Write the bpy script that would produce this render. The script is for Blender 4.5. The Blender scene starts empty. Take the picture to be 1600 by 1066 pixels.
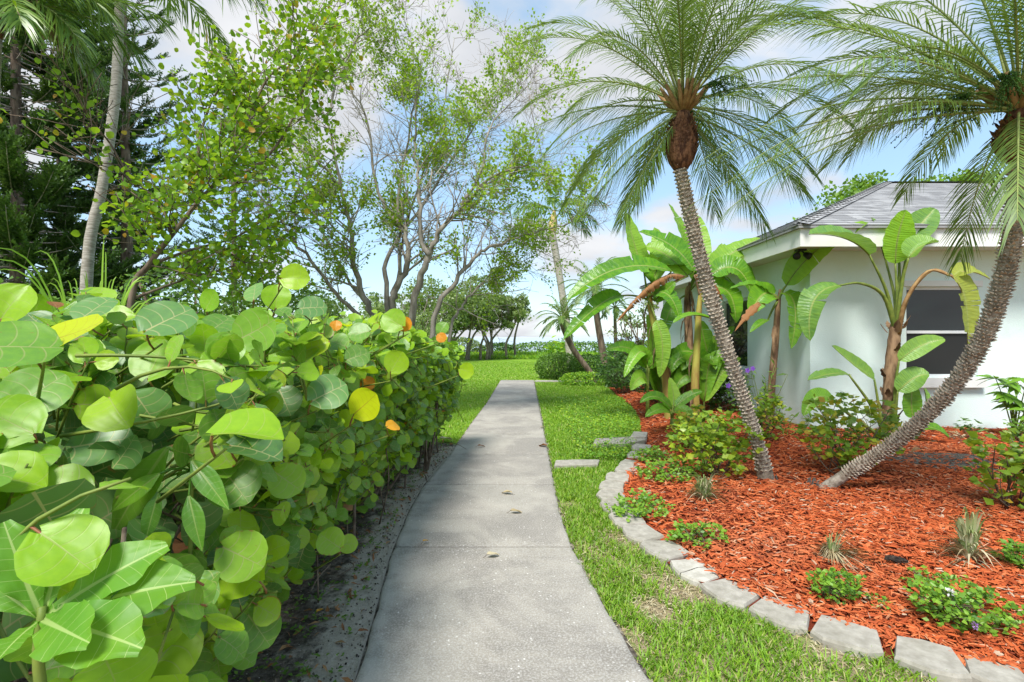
import bpy, math, random
import numpy as np
from mathutils import Vector
rng = np.random.default_rng(11)
random.seed(5)
R = math.radians
scene = bpy.context.scene
# ---------------------------------------------------------------- camera, sky, sun, exposure
F, H, HY = 800.0, 1.5, 528.0           # focal length in photo pixels, eye height, horizon row
cam_d = bpy.data.cameras.new('camera'); cam = bpy.data.objects.new('camera', cam_d)
scene.collection.objects.link(cam); scene.camera = cam
cam.location = (0, 0, H); cam.rotation_euler = (R(90), 0, 0)
cam_d.sensor_width = 36; cam_d.lens = 18; cam_d.shift_y = -5 / 1600
cam_d.clip_start = 0.05; cam_d.clip_end = 9000
SUN_EL, SUN_AZ = 56, 203               # azimuth measured from +Y towards +X
SKY_STRENGTH, SUN_STRENGTH, SUN_ANGLE, EXPOSURE = 0.14, 2.8, 18, 1.06
world = bpy.data.worlds.new('World'); scene.world = world; world.use_nodes = True
def build_sky():
    nt = world.node_tree; nt.nodes.clear()
    N = nt.nodes.new; L = nt.links.new
    out = N('ShaderNodeOutputWorld'); bg = N('ShaderNodeBackground'); bg.inputs['Strength'].default_value = SKY_STRENGTH
    sky = N('ShaderNodeTexSky'); sky.sky_type = 'NISHITA'; sky.sun_disc = False
    sky.sun_elevation = R(SUN_EL); sky.sun_rotation = R(SUN_AZ); sky.air_density = 1.0; sky.dust_density = 0.6; sky.ozone_density = 1.5
    tc = N('ShaderNodeTexCoord'); sep = N('ShaderNodeSeparateXYZ'); L(tc.outputs['Generated'], sep.inputs[0])
    def m(op, a, b=None, clamp=False):
        n = N('ShaderNodeMath'); n.operation = op; n.use_clamp = clamp
        for i, v in enumerate((a, b)):
            if v is None: continue
            if isinstance(v, (int, float)): n.inputs[i].default_value = v
            else: L(v, n.inputs[i])
        return n.outputs[0]
    zz = m('ADD', m('MAXIMUM', sep.outputs[2], 0.0), 0.32)
    cx = N('ShaderNodeCombineXYZ'); L(m('DIVIDE', sep.outputs[0], zz), cx.inputs[0]); L(m('DIVIDE', sep.outputs[1], zz), cx.inputs[1])
    cx.inputs[2].default_value = 2.7
    n1 = N('ShaderNodeTexNoise'); n1.inputs['Scale'].default_value = 1.55; n1.inputs['Detail'].default_value = 9; n1.inputs['Roughness'].default_value = 0.52
    n1.inputs['Distortion'].default_value = 0.25
    L(cx.outputs[0], n1.inputs['Vector'])
    r1 = N('ShaderNodeValToRGB'); r1.color_ramp.elements[0].position = 0.455; r1.color_ramp.elements[1].position = 0.60
    r1.color_ramp.interpolation = 'EASE'; L(n1.outputs['Fac'], r1.inputs[0])
    n2 = N('ShaderNodeTexNoise'); n2.inputs['Scale'].default_value = 2.3; n2.inputs['Detail'].default_value = 6
    L(cx.outputs[0], n2.inputs['Vector'])
    r2 = N('ShaderNodeValToRGB'); e = r2.color_ramp.elements
    e[0].position = 0.35; e[0].color = (2.3, 2.4, 2.58, 1); e[1].position = 0.62; e[1].color = (3.15, 3.2, 3.3, 1)
    L(n2.outputs['Fac'], r2.inputs[0])
    mx = N('ShaderNodeMix'); mx.data_type = 'RGBA'
    # thin high haze whitens the blue between the clouds
    hz = N('ShaderNodeMix'); hz.data_type = 'RGBA'; hz.inputs[0].default_value = 0.55
    L(sky.outputs[0], hz.inputs[6]); hz.inputs[7].default_value = (1.6, 2.5, 3.25, 1)
    L(r1.outputs[0], mx.inputs[0]); L(hz.outputs[2], mx.inputs[6]); L(r2.outputs[0], mx.inputs[7])
    L(mx.outputs[2], bg.inputs['Color']); L(bg.outputs[0], out.inputs[0])
build_sky()
sun_d = bpy.data.lights.new('sun', 'SUN'); sun = bpy.data.objects.new('sun', sun_d); scene.collection.objects.link(sun)
sun_d.energy = SUN_STRENGTH; sun_d.angle = R(SUN_ANGLE); sun_d.color = (1.0, 0.96, 0.9)
_sd = Vector((math.sin(R(SUN_AZ)) * math.cos(R(SUN_EL)), math.cos(R(SUN_AZ)) * math.cos(R(SUN_EL)), math.sin(R(SUN_EL))))
sun.rotation_euler = _sd.to_track_quat('Z', 'Y').to_euler(); sun.location = (0, -5, 20)
vs = scene.view_settings; vs.view_transform = 'Standard'; vs.look = 'None'; vs.gamma = 1; vs.exposure = EXPOSURE
scene.render.engine = 'CYCLES'
cy = scene.cycles; cy.max_bounces = 6; cy.diffuse_bounces = 3; cy.glossy_bounces = 2; cy.transmission_bounces = 4; cy.transparent_max_bounces = 4
cy.use_denoising = True; cy.caustics_reflective = False; cy.caustics_refractive = False

# ---------------------------------------------------------------- helpers
def at(px, py, d): return np.array([(px - 800) * d / F, d, H - (py - HY) * d / F])
def gnd(px, py, z=0.0):
    d = (H - z) * F / (py - HY); return at(px, py, d)
def stretch(px): return math.cos(math.atan((px - 800) / F))      # a wide lens widens things towards the frame's edge
def nrm(a):
    a = np.asarray(a, float); return a / np.maximum(np.linalg.norm(a, axis=-1, keepdims=True), 1e-9)
def frames(Y, N):
    Y = nrm(Y); X = np.cross(Y, N); bad = np.linalg.norm(X, axis=-1) < 1e-4
    if bad.any(): X[bad] = np.cross(Y[bad], np.array([0.31, 0.95, 0.1]))
    X = nrm(X); Z = np.cross(X, Y)
    return np.stack([X, Y, Z], axis=-1)
def catmull(P, n):
    P = np.asarray(P, float); Q = np.vstack([2 * P[0] - P[1], P, 2 * P[-1] - P[-2]])
    out = []
    for i in range(1, len(Q) - 2):
        t = np.linspace(0, 1, n, endpoint=False)[:, None]
        a, b, c, d = Q[i - 1], Q[i], Q[i + 1], Q[i + 2]
        out.append(0.5 * (2 * b + (c - a) * t + (2 * a - 5 * b + 4 * c - d) * t**2 + (3 * b - a - 3 * c + d) * t**3))
    return np.vstack(out + [P[-1:]])
def bez(p0, p1, p2, n):
    t = np.linspace(0, 1, n)[:, None]; return (1 - t)**2 * p0 + 2 * t * (1 - t) * p1 + t**2 * p2
def link(o): scene.collection.objects.link(o); return o
def tag(o, label=None, cat=None, group=None, kind=None):
    if label: o['label'] = label
    if cat: o['category'] = cat
    if group: o['group'] = group
    if kind: o['kind'] = kind
    return o
def thing(name, loc, label, cat, group=None):
    o = bpy.data.objects.new(name, None); o.empty_display_size = 0.1; o.location = tuple(float(x) for x in loc); link(o)
    return tag(o, label, cat, group)
def root_loc(p):
    while p.parent: p = p.parent
    return np.array(p.location)
class G:
    """collects vertices, faces and two attributes and links them as ONE mesh object"""
    def __init__(s): s.V = []; s.Fq = []; s.Ft = []; s.Mq = []; s.Mt = []; s.U = []; s.C = []; s.n = 0
    def add(s, v, q=None, t=None, uv=None, c=0.5, m=0):
        v = np.asarray(v, float).reshape(-1, 3); k = len(v)
        if q is not None and len(q): q = np.asarray(q, int).reshape(-1, 4); s.Fq.append(q + s.n); s.Mq.append(np.full(len(q), m))
        if t is not None and len(t): t = np.asarray(t, int).reshape(-1, 3); s.Ft.append(t + s.n); s.Mt.append(np.full(len(t), m))
        s.V.append(v); s.U.append(np.zeros((k, 3)) if uv is None else np.asarray(uv, float))
        s.C.append(np.full(k, c) if np.isscalar(c) else np.asarray(c, float)); s.n += k
    def inst(s, T, M, P, c=None, m=0):
        """copies of template T=(v,q,t,uv) with matrices M (n,3,3) and positions P (n,3)"""
        v, q, t, uv = T; n = len(P); k = len(v)
        if n == 0: return
        W = np.einsum('nij,kj->nki', M, v) + P[:, None, :]
        off = (np.arange(n) * k)[:, None, None]
        c = rng.random(n) if c is None else c
        s.add(W.reshape(-1, 3), None if q is None or not len(q) else (q[None] + off).reshape(-1, 4),
              None if t is None or not len(t) else (t[None] + off).reshape(-1, 3), np.tile(uv, (n, 1)), np.repeat(c, k), m)
    def mesh(s, name, mats, off=(0, 0, 0), smooth=True):
        me = bpy.data.meshes.new(name)
        V = np.vstack(s.V) - np.asarray(off)
        q = np.vstack(s.Fq) if s.Fq else np.zeros((0, 4), int); t = np.vstack(s.Ft) if s.Ft else np.zeros((0, 3), int)
        me.vertices.add(len(V)); me.vertices.foreach_set('co', V.astype(np.float32).ravel())
        idx = np.concatenate([q.ravel(), t.ravel()]).astype(np.int32)
        me.loops.add(len(idx)); me.loops.foreach_set('vertex_index', idx)
        st = np.concatenate([np.arange(len(q)) * 4, len(q) * 4 + np.arange(len(t)) * 3]).astype(np.int32)
        me.polygons.add(len(st)); me.polygons.foreach_set('loop_start', st)
        mi = np.concatenate(s.Mq + s.Mt).astype(np.int32); me.polygons.foreach_set('material_index', mi)
        me.polygons.foreach_set('use_smooth', np.full(len(st), smooth))
        me.update(calc_edges=True)
        a = me.attributes.new('tint', 'FLOAT', 'POINT'); a.data.foreach_set('value', np.concatenate(s.C).astype(np.float32))
        a = me.attributes.new('luv', 'FLOAT_VECTOR', 'POINT'); a.data.foreach_set('vector', np.vstack(s.U).astype(np.float32).ravel())
        for mt in (mats if isinstance(mats, (list, tuple)) else [mats]): me.materials.append(mt)
        return me
    def build(s, name, mats, parent=None, smooth=True, kind=None):
        off = root_loc(parent) if parent else (0, 0, 0)
        o = bpy.data.objects.new(name, s.mesh(name, mats, off, smooth))
        if parent: o.parent = parent
        if kind: o['kind'] = kind
        return link(o)
    def solo(s, name, mats, loc, label, cat, group=None, smooth=True):
        o = bpy.data.objects.new(name, s.mesh(name, mats, loc, smooth)); o.location = tuple(float(x) for x in loc)
        return tag(link(o), label, cat, group)
def tube(g, P, rad, n=6, c=0.5, m=0, cap=True):
    P = np.asarray(P, float); k = len(P); rad = np.broadcast_to(np.asarray(rad, float), (k,))
    T = nrm(np.gradient(P, axis=0)); ref = np.array([0, 0, 1.0]) if abs(T[:, 2]).mean() < 0.8 else np.array([1.0, 0, 0])
    A = nrm(np.cross(T, ref)); B = np.cross(T, A)
    th = np.arange(n) * 2 * math.pi / n
    ring = P[:, None] + rad[:, None, None] * (A[:, None] * np.cos(th)[None, :, None] + B[:, None] * np.sin(th)[None, :, None])
    i = np.arange(k - 1)[:, None] * n; j = np.arange(n)[None]; j2 = (j + 1) % n
    q = np.stack([i + j, i + j2, i + n + j2, i + n + j], -1).reshape(-1, 4)
    L = np.concatenate([[0], np.cumsum(np.linalg.norm(np.diff(P, axis=0), axis=1))])
    uv = np.zeros((k * n, 3)); uv[:, 0] = np.tile(th, k); uv[:, 1] = np.repeat(L, n)
    t = [(0, a + 1, a) for a in range(1, n - 1)] + [((k - 1) * n, (k - 1) * n + a, (k - 1) * n + a + 1) for a in range(1, n - 1)] if cap else None
    g.add(ring.reshape(-1, 3), q, t, uv, c, m)
def box(g, x0, x1, y0, y1, z0, z1, c=0.5, m=0):
    v = [(x, y, z) for z in (z0, z1) for y in (y0, y1) for x in (x0, x1)]
    g.add(v, [(0, 2, 3, 1), (4, 5, 7, 6), (0, 1, 5, 4), (2, 6, 7, 3), (0, 4, 6, 2), (1, 3, 7, 5)], c=c, m=m)
def leaf_t(nu, nv, prof, fold=0.1, curl=0.15, wave=0.0, wk=3.0, heart=0.0, cup=0.0):
    """leaf of length 1 along +y, normal +z; prof(v) = half width"""
    u = np.linspace(-1, 1, nu); v = np.linspace(0, 1, nv); U, Vv = np.meshgrid(u, v)
    w = np.array([prof(a) for a in v])[:, None]; x = U * w
    y = Vv - heart * U**2 * np.clip(1 - Vv * 4, 0, 1)
    z = fold * np.abs(x) - curl * Vv**2 + cup * (x**2 + (Vv - 0.5)**2) + wave * np.abs(U)**2 * np.sin(Vv * wk * 6.283 + (U > 0) * 1.7)
    i = np.arange(nv - 1)[:, None] * nu; j = np.arange(nu - 1)[None]
    q = np.stack([i + j, i + j + 1, i + j + nu + 1, i + j + nu], -1).reshape(-1, 4)
    return np.stack([x, y, z], -1).reshape(-1, 3), q, None, np.stack([x, Vv, U], -1).reshape(-1, 3)
def round_p(v): return 0.56 * math.sqrt(max(0.012, 1 - (2 * v - 1)**2)) * (1.02 + 0.10 * (0.5 - v))
def lance_p(v): return 0.17 * math.sin(math.pi * min(1, max(0.02, v))**0.85) + 0.004
def obov_p(v): return 0.035 + 0.215 * math.sin(math.pi * min(0.985, max(0.0, v))**1.55)
def small_leaf(w=0.28, fold=0.25, curl=0.15):
    v = np.array([(0, 0, 0), (-w, 0.42, fold * w - curl * .2), (0, 0.5, -curl * .25), (w, 0.42, fold * w - curl * .2), (0, 1, -curl)])
    uv = np.zeros((5, 3)); uv[:, 1] = v[:, 1]; uv[:, 0] = v[:, 0]
    return v, np.array([(0, 2, 4, 1), (0, 3, 4, 2)]), None, uv
SMALL = small_leaf(); SMALLW = small_leaf(0.36, 0.2, 0.2); NARROW = small_leaf(0.13, 0.3, 0.35)
SEA = [leaf_t(9, 9, round_p, fold=f, curl=c, wave=w, wk=k, heart=0.12, cup=cu) for f, c, w, k, cu in
       ((0.12, 0.10, 0.018, 1.6, 0.05), (0.28, 0.18, 0.025, 2.2, 0.0), (0.05, -0.08, 0.02, 1.3, 0.12), (0.4, 0.25, 0.02, 1.8, 0.0), (0.16, 0.3, 0.03, 2.0, -0.1))]
SEA_LOW = leaf_t(5, 6, round_p, fold=0.2, curl=0.15, heart=0.1)
SEA_TINY = leaf_t(3, 5, round_p, fold=0.25, curl=0.15)
WAVY = leaf_t(9, 15, obov_p, fold=0.18, curl=0.22, wave=0.030, wk=3.4)

# ---------------------------------------------------------------- materials
def nodes(name):
    mt = bpy.data.materials.new(name); mt.use_nodes = True; nt = mt.node_tree; nt.nodes.clear()
    out = nt.nodes.new('ShaderNodeOutputMaterial'); return mt, nt, out
class NB:
    def __init__(s, nt): s.nt = nt
    def n(s, t, **k):
        o = s.nt.nodes.new(t)
        for a, b in k.items(): setattr(o, a, b)
        return o
    def set(s, inp, v):
        if isinstance(v, bpy.types.NodeSocket): s.nt.links.new(v, inp)
        elif isinstance(v, (tuple, list)) and len(v) == 3 and inp.type == 'RGBA': inp.default_value = (*v, 1)
        else: inp.default_value = v
    def m(s, op, a, b=0.0, clamp=False):
        o = s.n('ShaderNodeMath', operation=op, use_clamp=clamp); s.set(o.inputs[0], a); s.set(o.inputs[1], b); return o.outputs[0]
    def mix(s, f, a, b, mode='MIX'):
        o = s.n('ShaderNodeMix', data_type='RGBA', blend_type=mode); s.set(o.inputs[0], f); s.set(o.inputs[6], a); s.set(o.inputs[7], b); return o.outputs[2]
    def noise(s, scale, vec=None, detail=4, rough=0.55, out='Fac', dist=0.0):
        o = s.n('ShaderNodeTexNoise'); o.inputs['Scale'].default_value = scale; o.inputs['Detail'].default_value = detail
        o.inputs['Roughness'].default_value = rough; o.inputs['Distortion'].default_value = dist
        if vec is not None: s.nt.links.new(vec, o.inputs['Vector'])
        return o.outputs[out]
    def ramp(s, f, stops, interp='LINEAR'):
        o = s.n('ShaderNodeValToRGB'); cr = o.color_ramp; cr.interpolation = interp
        while len(cr.elements) < len(stops): cr.elements.new(0.5)
        for e, (p, c) in zip(cr.elements, stops): e.position = p; e.color = (*c, 1) if len(c) == 3 else c
        s.set(o.inputs[0], f); return o.outputs[0]
    def sstep(s, x, a, b):
        o = s.n('ShaderNodeMapRange', interpolation_type='SMOOTHSTEP'); s.set(o.inputs[0], x)
        o.inputs[1].default_value = a; o.inputs[2].default_value = b; o.inputs[3].default_value = 0; o.inputs[4].default_value = 1; return o.outputs[0]
    def pos(s): return s.n('ShaderNodeNewGeometry').outputs['Position']
    def attr(s, name, out='Fac'): return s.n('ShaderNodeAttribute', attribute_name=name).outputs[out]
    def bump(s, h, strength=0.3, dist=0.01):
        o = s.n('ShaderNodeBump'); o.inputs['Strength'].default_value = strength; o.inputs['Distance'].default_value = dist; s.set(o.inputs['Height'], h); return o.outputs[0]
    def pbr(s, out, col, rough=0.6, spec=0.4, normal=None, metal=0.0):
        o = s.n('ShaderNodeBsdfPrincipled'); s.set(o.inputs['Base Color'], col); s.set(o.inputs['Roughness'], rough)
        o.inputs['Specular IOR Level'].default_value = spec; o.inputs['Metallic'].default_value = metal
        if normal is not None: s.nt.links.new(normal, o.inputs['Normal'])
        if out is not None: s.nt.links.new(o.outputs[0], out.inputs[0])
        return o.outputs[0]
def leaf_mat(name, stops, trans, tfac=0.35, vein=None, nv=0, vw=0.07, rough=0.42, spec=0.4, ribs=False, spots=None, mid=0.014, veinang=0.62):
    """leaf: colour ramp over a per-leaf random value, veins from the leaf's own coordinates, light passing through"""
    mt, nt, out = nodes(name); b = NB(nt)
    rnd = b.m('FRACT', b.m('ADD', b.attr('tint'), b.n('ShaderNodeObjectInfo').outputs['Random']))
    col = b.ramp(rnd, stops)
    luv = b.n('ShaderNodeAttribute', attribute_name='luv'); sp = b.n('ShaderNodeSeparateXYZ'); nt.links.new(luv.outputs['Vector'], sp.inputs[0])
    nz = b.noise(9, b.n('ShaderNodeTexCoord').outputs['Object'], 3)
    col = b.mix(b.m('MULTIPLY', b.sstep(nz, 0.3, 0.75), 0.35), col, b.mix(0.5, col, trans))
    normal = None
    if vein is not None:
        ax = b.m('ABSOLUTE', sp.outputs[0])
        t = b.m('MULTIPLY', b.m('SUBTRACT', sp.outputs[1], b.m('MULTIPLY', ax, veinang)), nv)
        t = b.m('ADD', t, b.m('MULTIPLY', b.m('MULTIPLY', ax, ax), 5.0)); t = b.m('ADD', t, b.m('MULTIPLY', b.m('GREATER_THAN', sp.outputs[0], 0.0), 0.37))
        fr = b.m('ABSOLUTE', b.m('SUBTRACT', b.m('FRACT', t), 0.5))
        side = b.m('SUBTRACT', 1.0, b.sstep(fr, vw * 0.35, vw))
        midr = b.m('SUBTRACT', 1.0, b.sstep(b.m('DIVIDE', ax, b.m('SUBTRACT', 1.25, sp.outputs[1])), mid * 0.6, mid * 1.2))
        vm = b.m('MAXIMUM', b.m('MULTIPLY', side, b.m('SUBTRACT', 0.85, b.m('MULTIPLY', ax, 0.8))), midr)
        col = b.mix(b.m('MULTIPLY', vm, 0.85), col, vein)
        und = b.noise(3.0, luv.outputs['Vector'], 0)
        normal = b.bump(b.m('ADD', b.m('MULTIPLY', vm, -0.12), und), 0.25, 0.008)
    if ribs:
        w = b.m('SINE', b.m('MULTIPLY', b.m('SUBTRACT', sp.outputs[1], b.m('MULTIPLY', b.m('ABSOLUTE', sp.outputs[2]), 0.03)), 150.0))
        st = b.n('ShaderNodeCombineXYZ'); nt.links.new(b.m('MULTIPLY', sp.outputs[1], 26.0), st.inputs[0]); nt.links.new(sp.outputs[2], st.inputs[1])
        sk = b.sstep(b.noise(1.0, st.outputs[0], 3), 0.4, 0.62)
        col = b.mix(b.m('ADD', b.m('MULTIPLY', b.m('ADD', w, 1.0), 0.05), b.m('MULTIPLY', sk, 0.40)), col, b.mix(0.45, col, trans))
        midr = b.m('SUBTRACT', 1.0, b.sstep(b.m('ABSOLUTE', sp.outputs[2]), 0.035, 0.09))
        col = b.mix(b.m('MULTIPLY', midr, 0.8), col, (0.36, 0.42, 0.12))
        normal = b.bump(b.m('ADD', b.m('MULTIPLY', w, 0.5), b.m('MULTIPLY', sk, 1.5)), 0.3, 0.006)
    if spots is not None:
        s1 = b.sstep(b.noise(14, b.n('ShaderNodeTexCoord').outputs['Object'], 5), 0.66, 0.72)
        col = b.mix(b.m('MULTIPLY', s1, 0.85), col, spots)
        rim = b.m('MAXIMUM', b.m('ABSOLUTE', sp.outputs[2]), b.m('ABSOLUTE', b.m('SUBTRACT', b.m('MULTIPLY', sp.outputs[1], 2.0), 1.0)))
        rn = b.noise(2.5, b.n('ShaderNodeTexCoord').outputs['Object'], 3); loc = b.m('ADD', rim, b.m('MULTIPLY', b.m('SUBTRACT', b.m('ADD', rn, b.m('MULTIPLY', rnd, 0.25)), 0.78), 1.2))
        col = b.mix(b.m('MULTIPLY', b.sstep(loc, 0.93, 1.02), 0.9), col, spots)
    pb = b.pbr(None, col, rough, spec, normal)
    tr = b.n('ShaderNodeBsdfTranslucent'); nt.links.new(b.mix(0.55, col, trans), tr.inputs[0])
    if normal is not None: nt.links.new(normal, tr.inputs['Normal'])
    ms = b.n('ShaderNodeMixShader'); ms.inputs[0].default_value = tfac
    nt.links.new(pb, ms.inputs[1]); nt.links.new(tr.outputs[0], ms.inputs[2]); nt.links.new(ms.outputs[0], out.inputs[0])
    return mt
def plain(name, c1, c2, scale=8, rough=0.8, bump=0.3, bd=0.01, spec=0.3, detail=6, contrast=(0.35, 0.65), tint=0.0, stretch=None):
    mt, nt, out = nodes(name); b = NB(nt); v = b.n('ShaderNodeTexCoord').outputs['Object']
    if stretch:
        mp = b.n('ShaderNodeMapping'); nt.links.new(v, mp.inputs[0]); mp.inputs['Scale'].default_value = stretch; v = mp.outputs[0]
    n = b.noise(scale, v, detail, 0.6); col = b.mix(b.sstep(n, *contrast), c1, c2)
    if tint:
        col = b.mix(b.m('MULTIPLY', b.attr('tint'), tint), col, tuple(x * 0.35 for x in c1))
    b.pbr(out, col, rough, spec, b.bump(n, bump, bd) if bump else None); return mt
M = {}
M['seagrape'] = leaf_mat('seagrape_leaf', [(0, (0.085, 0.20, 0.035)), (0.35, (0.13, 0.29, 0.035)), (0.7, (0.19, 0.38, 0.035)), (0.93, (0.28, 0.46, 0.03)), (1, (0.36, 0.48, 0.02))],
                         (0.36, 0.62, 0.02), 0.34, (0.34, 0.36, 0.13), 4.2, 0.06, 0.38, 0.42, spots=(0.28, 0.12, 0.03), mid=0.016)
M['seagrape_bright'] = leaf_mat('seagrape_lit_leaf', [(0, (0.20, 0.42, 0.02)), (0.5, (0.27, 0.48, 0.02)), (1, (0.34, 0.52, 0.02))],
                         (0.50, 0.72, 0.01), 0.42, (0.36, 0.44, 0.10), 4.2, 0.045, 0.38, 0.4, mid=0.014)  # same hedge leaf as if lit: brighter yellow-green, the light put into its colour
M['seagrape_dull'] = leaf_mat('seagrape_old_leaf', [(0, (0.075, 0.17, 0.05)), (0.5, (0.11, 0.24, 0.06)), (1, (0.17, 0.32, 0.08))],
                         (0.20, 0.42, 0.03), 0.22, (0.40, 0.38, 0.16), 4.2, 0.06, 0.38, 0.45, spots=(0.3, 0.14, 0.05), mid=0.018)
M['seagrape_yellow'] = leaf_mat('seagrape_yellow_leaf', [(0, (0.50, 0.62, 0.01)), (1, (0.62, 0.66, 0.015))], (0.72, 0.85, 0.01), 0.5, (0.40, 0.22, 0.03), 6.0, 0.03, 0.42, 0.35, mid=0.016)
M['seagrape_orange'] = leaf_mat('seagrape_orange_leaf', [(0, (0.68, 0.24, 0.015)), (1, (0.70, 0.36, 0.02))], (0.8, 0.4, 0.02), 0.35, (0.7, 0.45, 0.08), 6.0, 0.03, 0.42, 0.35)
M['seagrape_brown'] = leaf_mat('dry_leaf', [(0, (0.16, 0.06, 0.025)), (0.6, (0.28, 0.12, 0.045)), (1, (0.42, 0.25, 0.12))], (0.4, 0.2, 0.06), 0.2, (0.35, 0.2, 0.1), 6.0, 0.05, 0.6, 0.25)
M['seagrape_small'] = leaf_mat('seagrape_tree_leaf', [(0, (0.09, 0.21, 0.02)), (0.5, (0.17, 0.35, 0.025)), (0.85, (0.28, 0.46, 0.025)), (0.94, (0.34, 0.42, 0.02)), (0.97, (0.5, 0.28, 0.02)), (1, (0.5, 0.2, 0.02))], (0.46, 0.68, 0.02), 0.45)
M['wavy'] = leaf_mat('wavy_leaf', [(0, (0.075, 0.23, 0.02)), (1, (0.12, 0.31, 0.025))], (0.42, 0.68, 0.02), 0.35, (0.42, 0.55, 0.18), 9.0, 0.03, 0.44, 0.4, mid=0.022)
M['lance'] = leaf_mat('lance_leaf', [(0, (0.07, 0.22, 0.025)), (1, (0.17, 0.38, 0.03))], (0.36, 0.6, 0.02), 0.3, (0.3, 0.42, 0.1), 9.0, 0.03, 0.36, 0.5, mid=0.015)
M['tree_leaf'] = leaf_mat('tree_leaf', [(0, (0.11, 0.24, 0.02)), (0.5, (0.22, 0.38, 0.02)), (1, (0.34, 0.48, 0.02))], (0.5, 0.7, 0.02), 0.48)
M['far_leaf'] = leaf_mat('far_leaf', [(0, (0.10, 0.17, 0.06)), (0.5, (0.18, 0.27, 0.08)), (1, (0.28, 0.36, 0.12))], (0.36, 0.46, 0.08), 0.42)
M['oak_leaf'] = leaf_mat('oak_leaf', [(0, (0.07, 0.17, 0.02)), (0.5, (0.13, 0.26, 0.025)), (1, (0.22, 0.36, 0.03))], (0.34, 0.5, 0.03), 0.35)
M['hedge_leaf'] = leaf_mat('hedge_leaf', [(0, (0.05, 0.12, 0.025)), (0.5, (0.09, 0.20, 0.03)), (1, (0.17, 0.31, 0.04))], (0.28, 0.45, 0.03), 0.28)
M['dark_leaf'] = leaf_mat('dark_leaf', [(0, (0.025, 0.07, 0.015)), (0.5, (0.05, 0.13, 0.02)), (1, (0.10, 0.22, 0.03))], (0.18, 0.35, 0.03), 0.25)
M['yellow_shrub'] = leaf_mat('shrub_leaf', [(0, (0.08, 0.20, 0.025)), (0.3, (0.17, 0.33, 0.03)), (0.65, (0.36, 0.48, 0.04)), (0.9, (0.52, 0.52, 0.04)), (1, (0.55, 0.28, 0.05))], (0.55, 0.65, 0.02), 0.4, rough=0.34)
M['lantana'] = leaf_mat('lantana_leaf', [(0, (0.06, 0.17, 0.02)), (0.5, (0.12, 0.29, 0.03)), (1, (0.24, 0.42, 0.04))], (0.34, 0.55, 0.02), 0.32)
M['bright_ground'] = leaf_mat('ground_cover_leaf', [(0, (0.10, 0.28, 0.03)), (0.6, (0.20, 0.42, 0.03)), (1, (0.40, 0.52, 0.03))], (0.4, 0.6, 0.02), 0.3)
M['pine'] = leaf_mat('pine_needle', [(0, (0.03, 0.065, 0.022)), (0.6, (0.055, 0.115, 0.03)), (1, (0.10, 0.19, 0.035))], (0.16, 0.27, 0.03), 0.25, rough=0.55)
M['palm'] = leaf_mat('date_palm_leaflet', [(0, (0.07, 0.14, 0.035)), (0.5, (0.11, 0.21, 0.045)), (1, (0.20, 0.31, 0.07))], (0.34, 0.48, 0.06), 0.34, rough=0.4, spec=0.45)
M['queen'] = leaf_mat('queen_palm_leaflet', [(0, (0.06, 0.14, 0.03)), (0.5, (0.11, 0.22, 0.035)), (1, (0.2, 0.31, 0.05))], (0.3, 0.45, 0.05), 0.3, rough=0.36, spec=0.5)
M['dead_frond'] = leaf_mat('dead_frond', [(0, (0.20, 0.15, 0.08)), (1, (0.36, 0.28, 0.16))], (0.4, 0.3, 0.15), 0.2, rough=0.7)
M['banana'] = leaf_mat('banana_leaf', [(0, (0.045, 0.17, 0.015)), (0.5, (0.08, 0.24, 0.02)), (1, (0.15, 0.34, 0.03))], (0.34, 0.62, 0.02), 0.3, rough=0.32, ribs=True)
M['banana_pale'] = leaf_mat('banana_young_leaf', [(0, (0.17, 0.36, 0.04)), (1, (0.24, 0.44, 0.05))], (0.5, 0.76, 0.06), 0.45, rough=0.38, ribs=True)
M['banana_dead'] = leaf_mat('banana_dead_leaf', [(0, (0.17, 0.06, 0.02)), (0.5, (0.28, 0.11, 0.035)), (1, (0.38, 0.2, 0.08))], (0.4, 0.15, 0.04), 0.2, rough=0.75)
M['strel'] = leaf_mat('strelitzia_leaf', [(0, (0.09, 0.22, 0.05)), (0.5, (0.13, 0.28, 0.06)), (1, (0.18, 0.34, 0.07))], (0.36, 0.58, 0.05), 0.3, rough=0.38, ribs=True)
M['strel_bright'] = leaf_mat('strelitzia_young_leaf', [(0, (0.18, 0.42, 0.02)), (1, (0.24, 0.48, 0.03))], (0.45, 0.72, 0.02), 0.42, rough=0.36, ribs=True)
M['strel_old'] = leaf_mat('strelitzia_old_leaf', [(0, (0.2, 0.28, 0.04)), (1, (0.34, 0.38, 0.06))], (0.5, 0.55, 0.05), 0.35, rough=0.45, ribs=True, spots=(0.3, 0.17, 0.04))
M['grass'] = leaf_mat('grass_blade', [(0, (0.09, 0.20, 0.015)), (0.4, (0.15, 0.32, 0.02)), (0.75, (0.23, 0.42, 0.025)), (0.93, (0.33, 0.45, 0.05)), (0.96, (0.46, 0.40, 0.18)), (1, (0.5, 0.42, 0.22))], (0.4, 0.6, 0.02), 0.35, rough=0.5)
M['reed'] = leaf_mat('reed_blade', [(0, (0.14, 0.30, 0.03)), (1, (0.27, 0.45, 0.04))], (0.4, 0.6, 0.03), 0.3)
M['straw'] = leaf_mat('straw_blade', [(0, (0.26, 0.20, 0.10)), (0.6, (0.46, 0.38, 0.22)), (1, (0.6, 0.55, 0.38))], (0.5, 0.4, 0.2), 0.15, rough=0.7)
M['liriope'] = leaf_mat('liriope_blade', [(0, (0.18, 0.28, 0.08)), (0.5, (0.34, 0.38, 0.18)), (1, (0.55, 0.52, 0.34))], (0.4, 0.5, 0.15), 0.2, rough=0.5)
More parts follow.
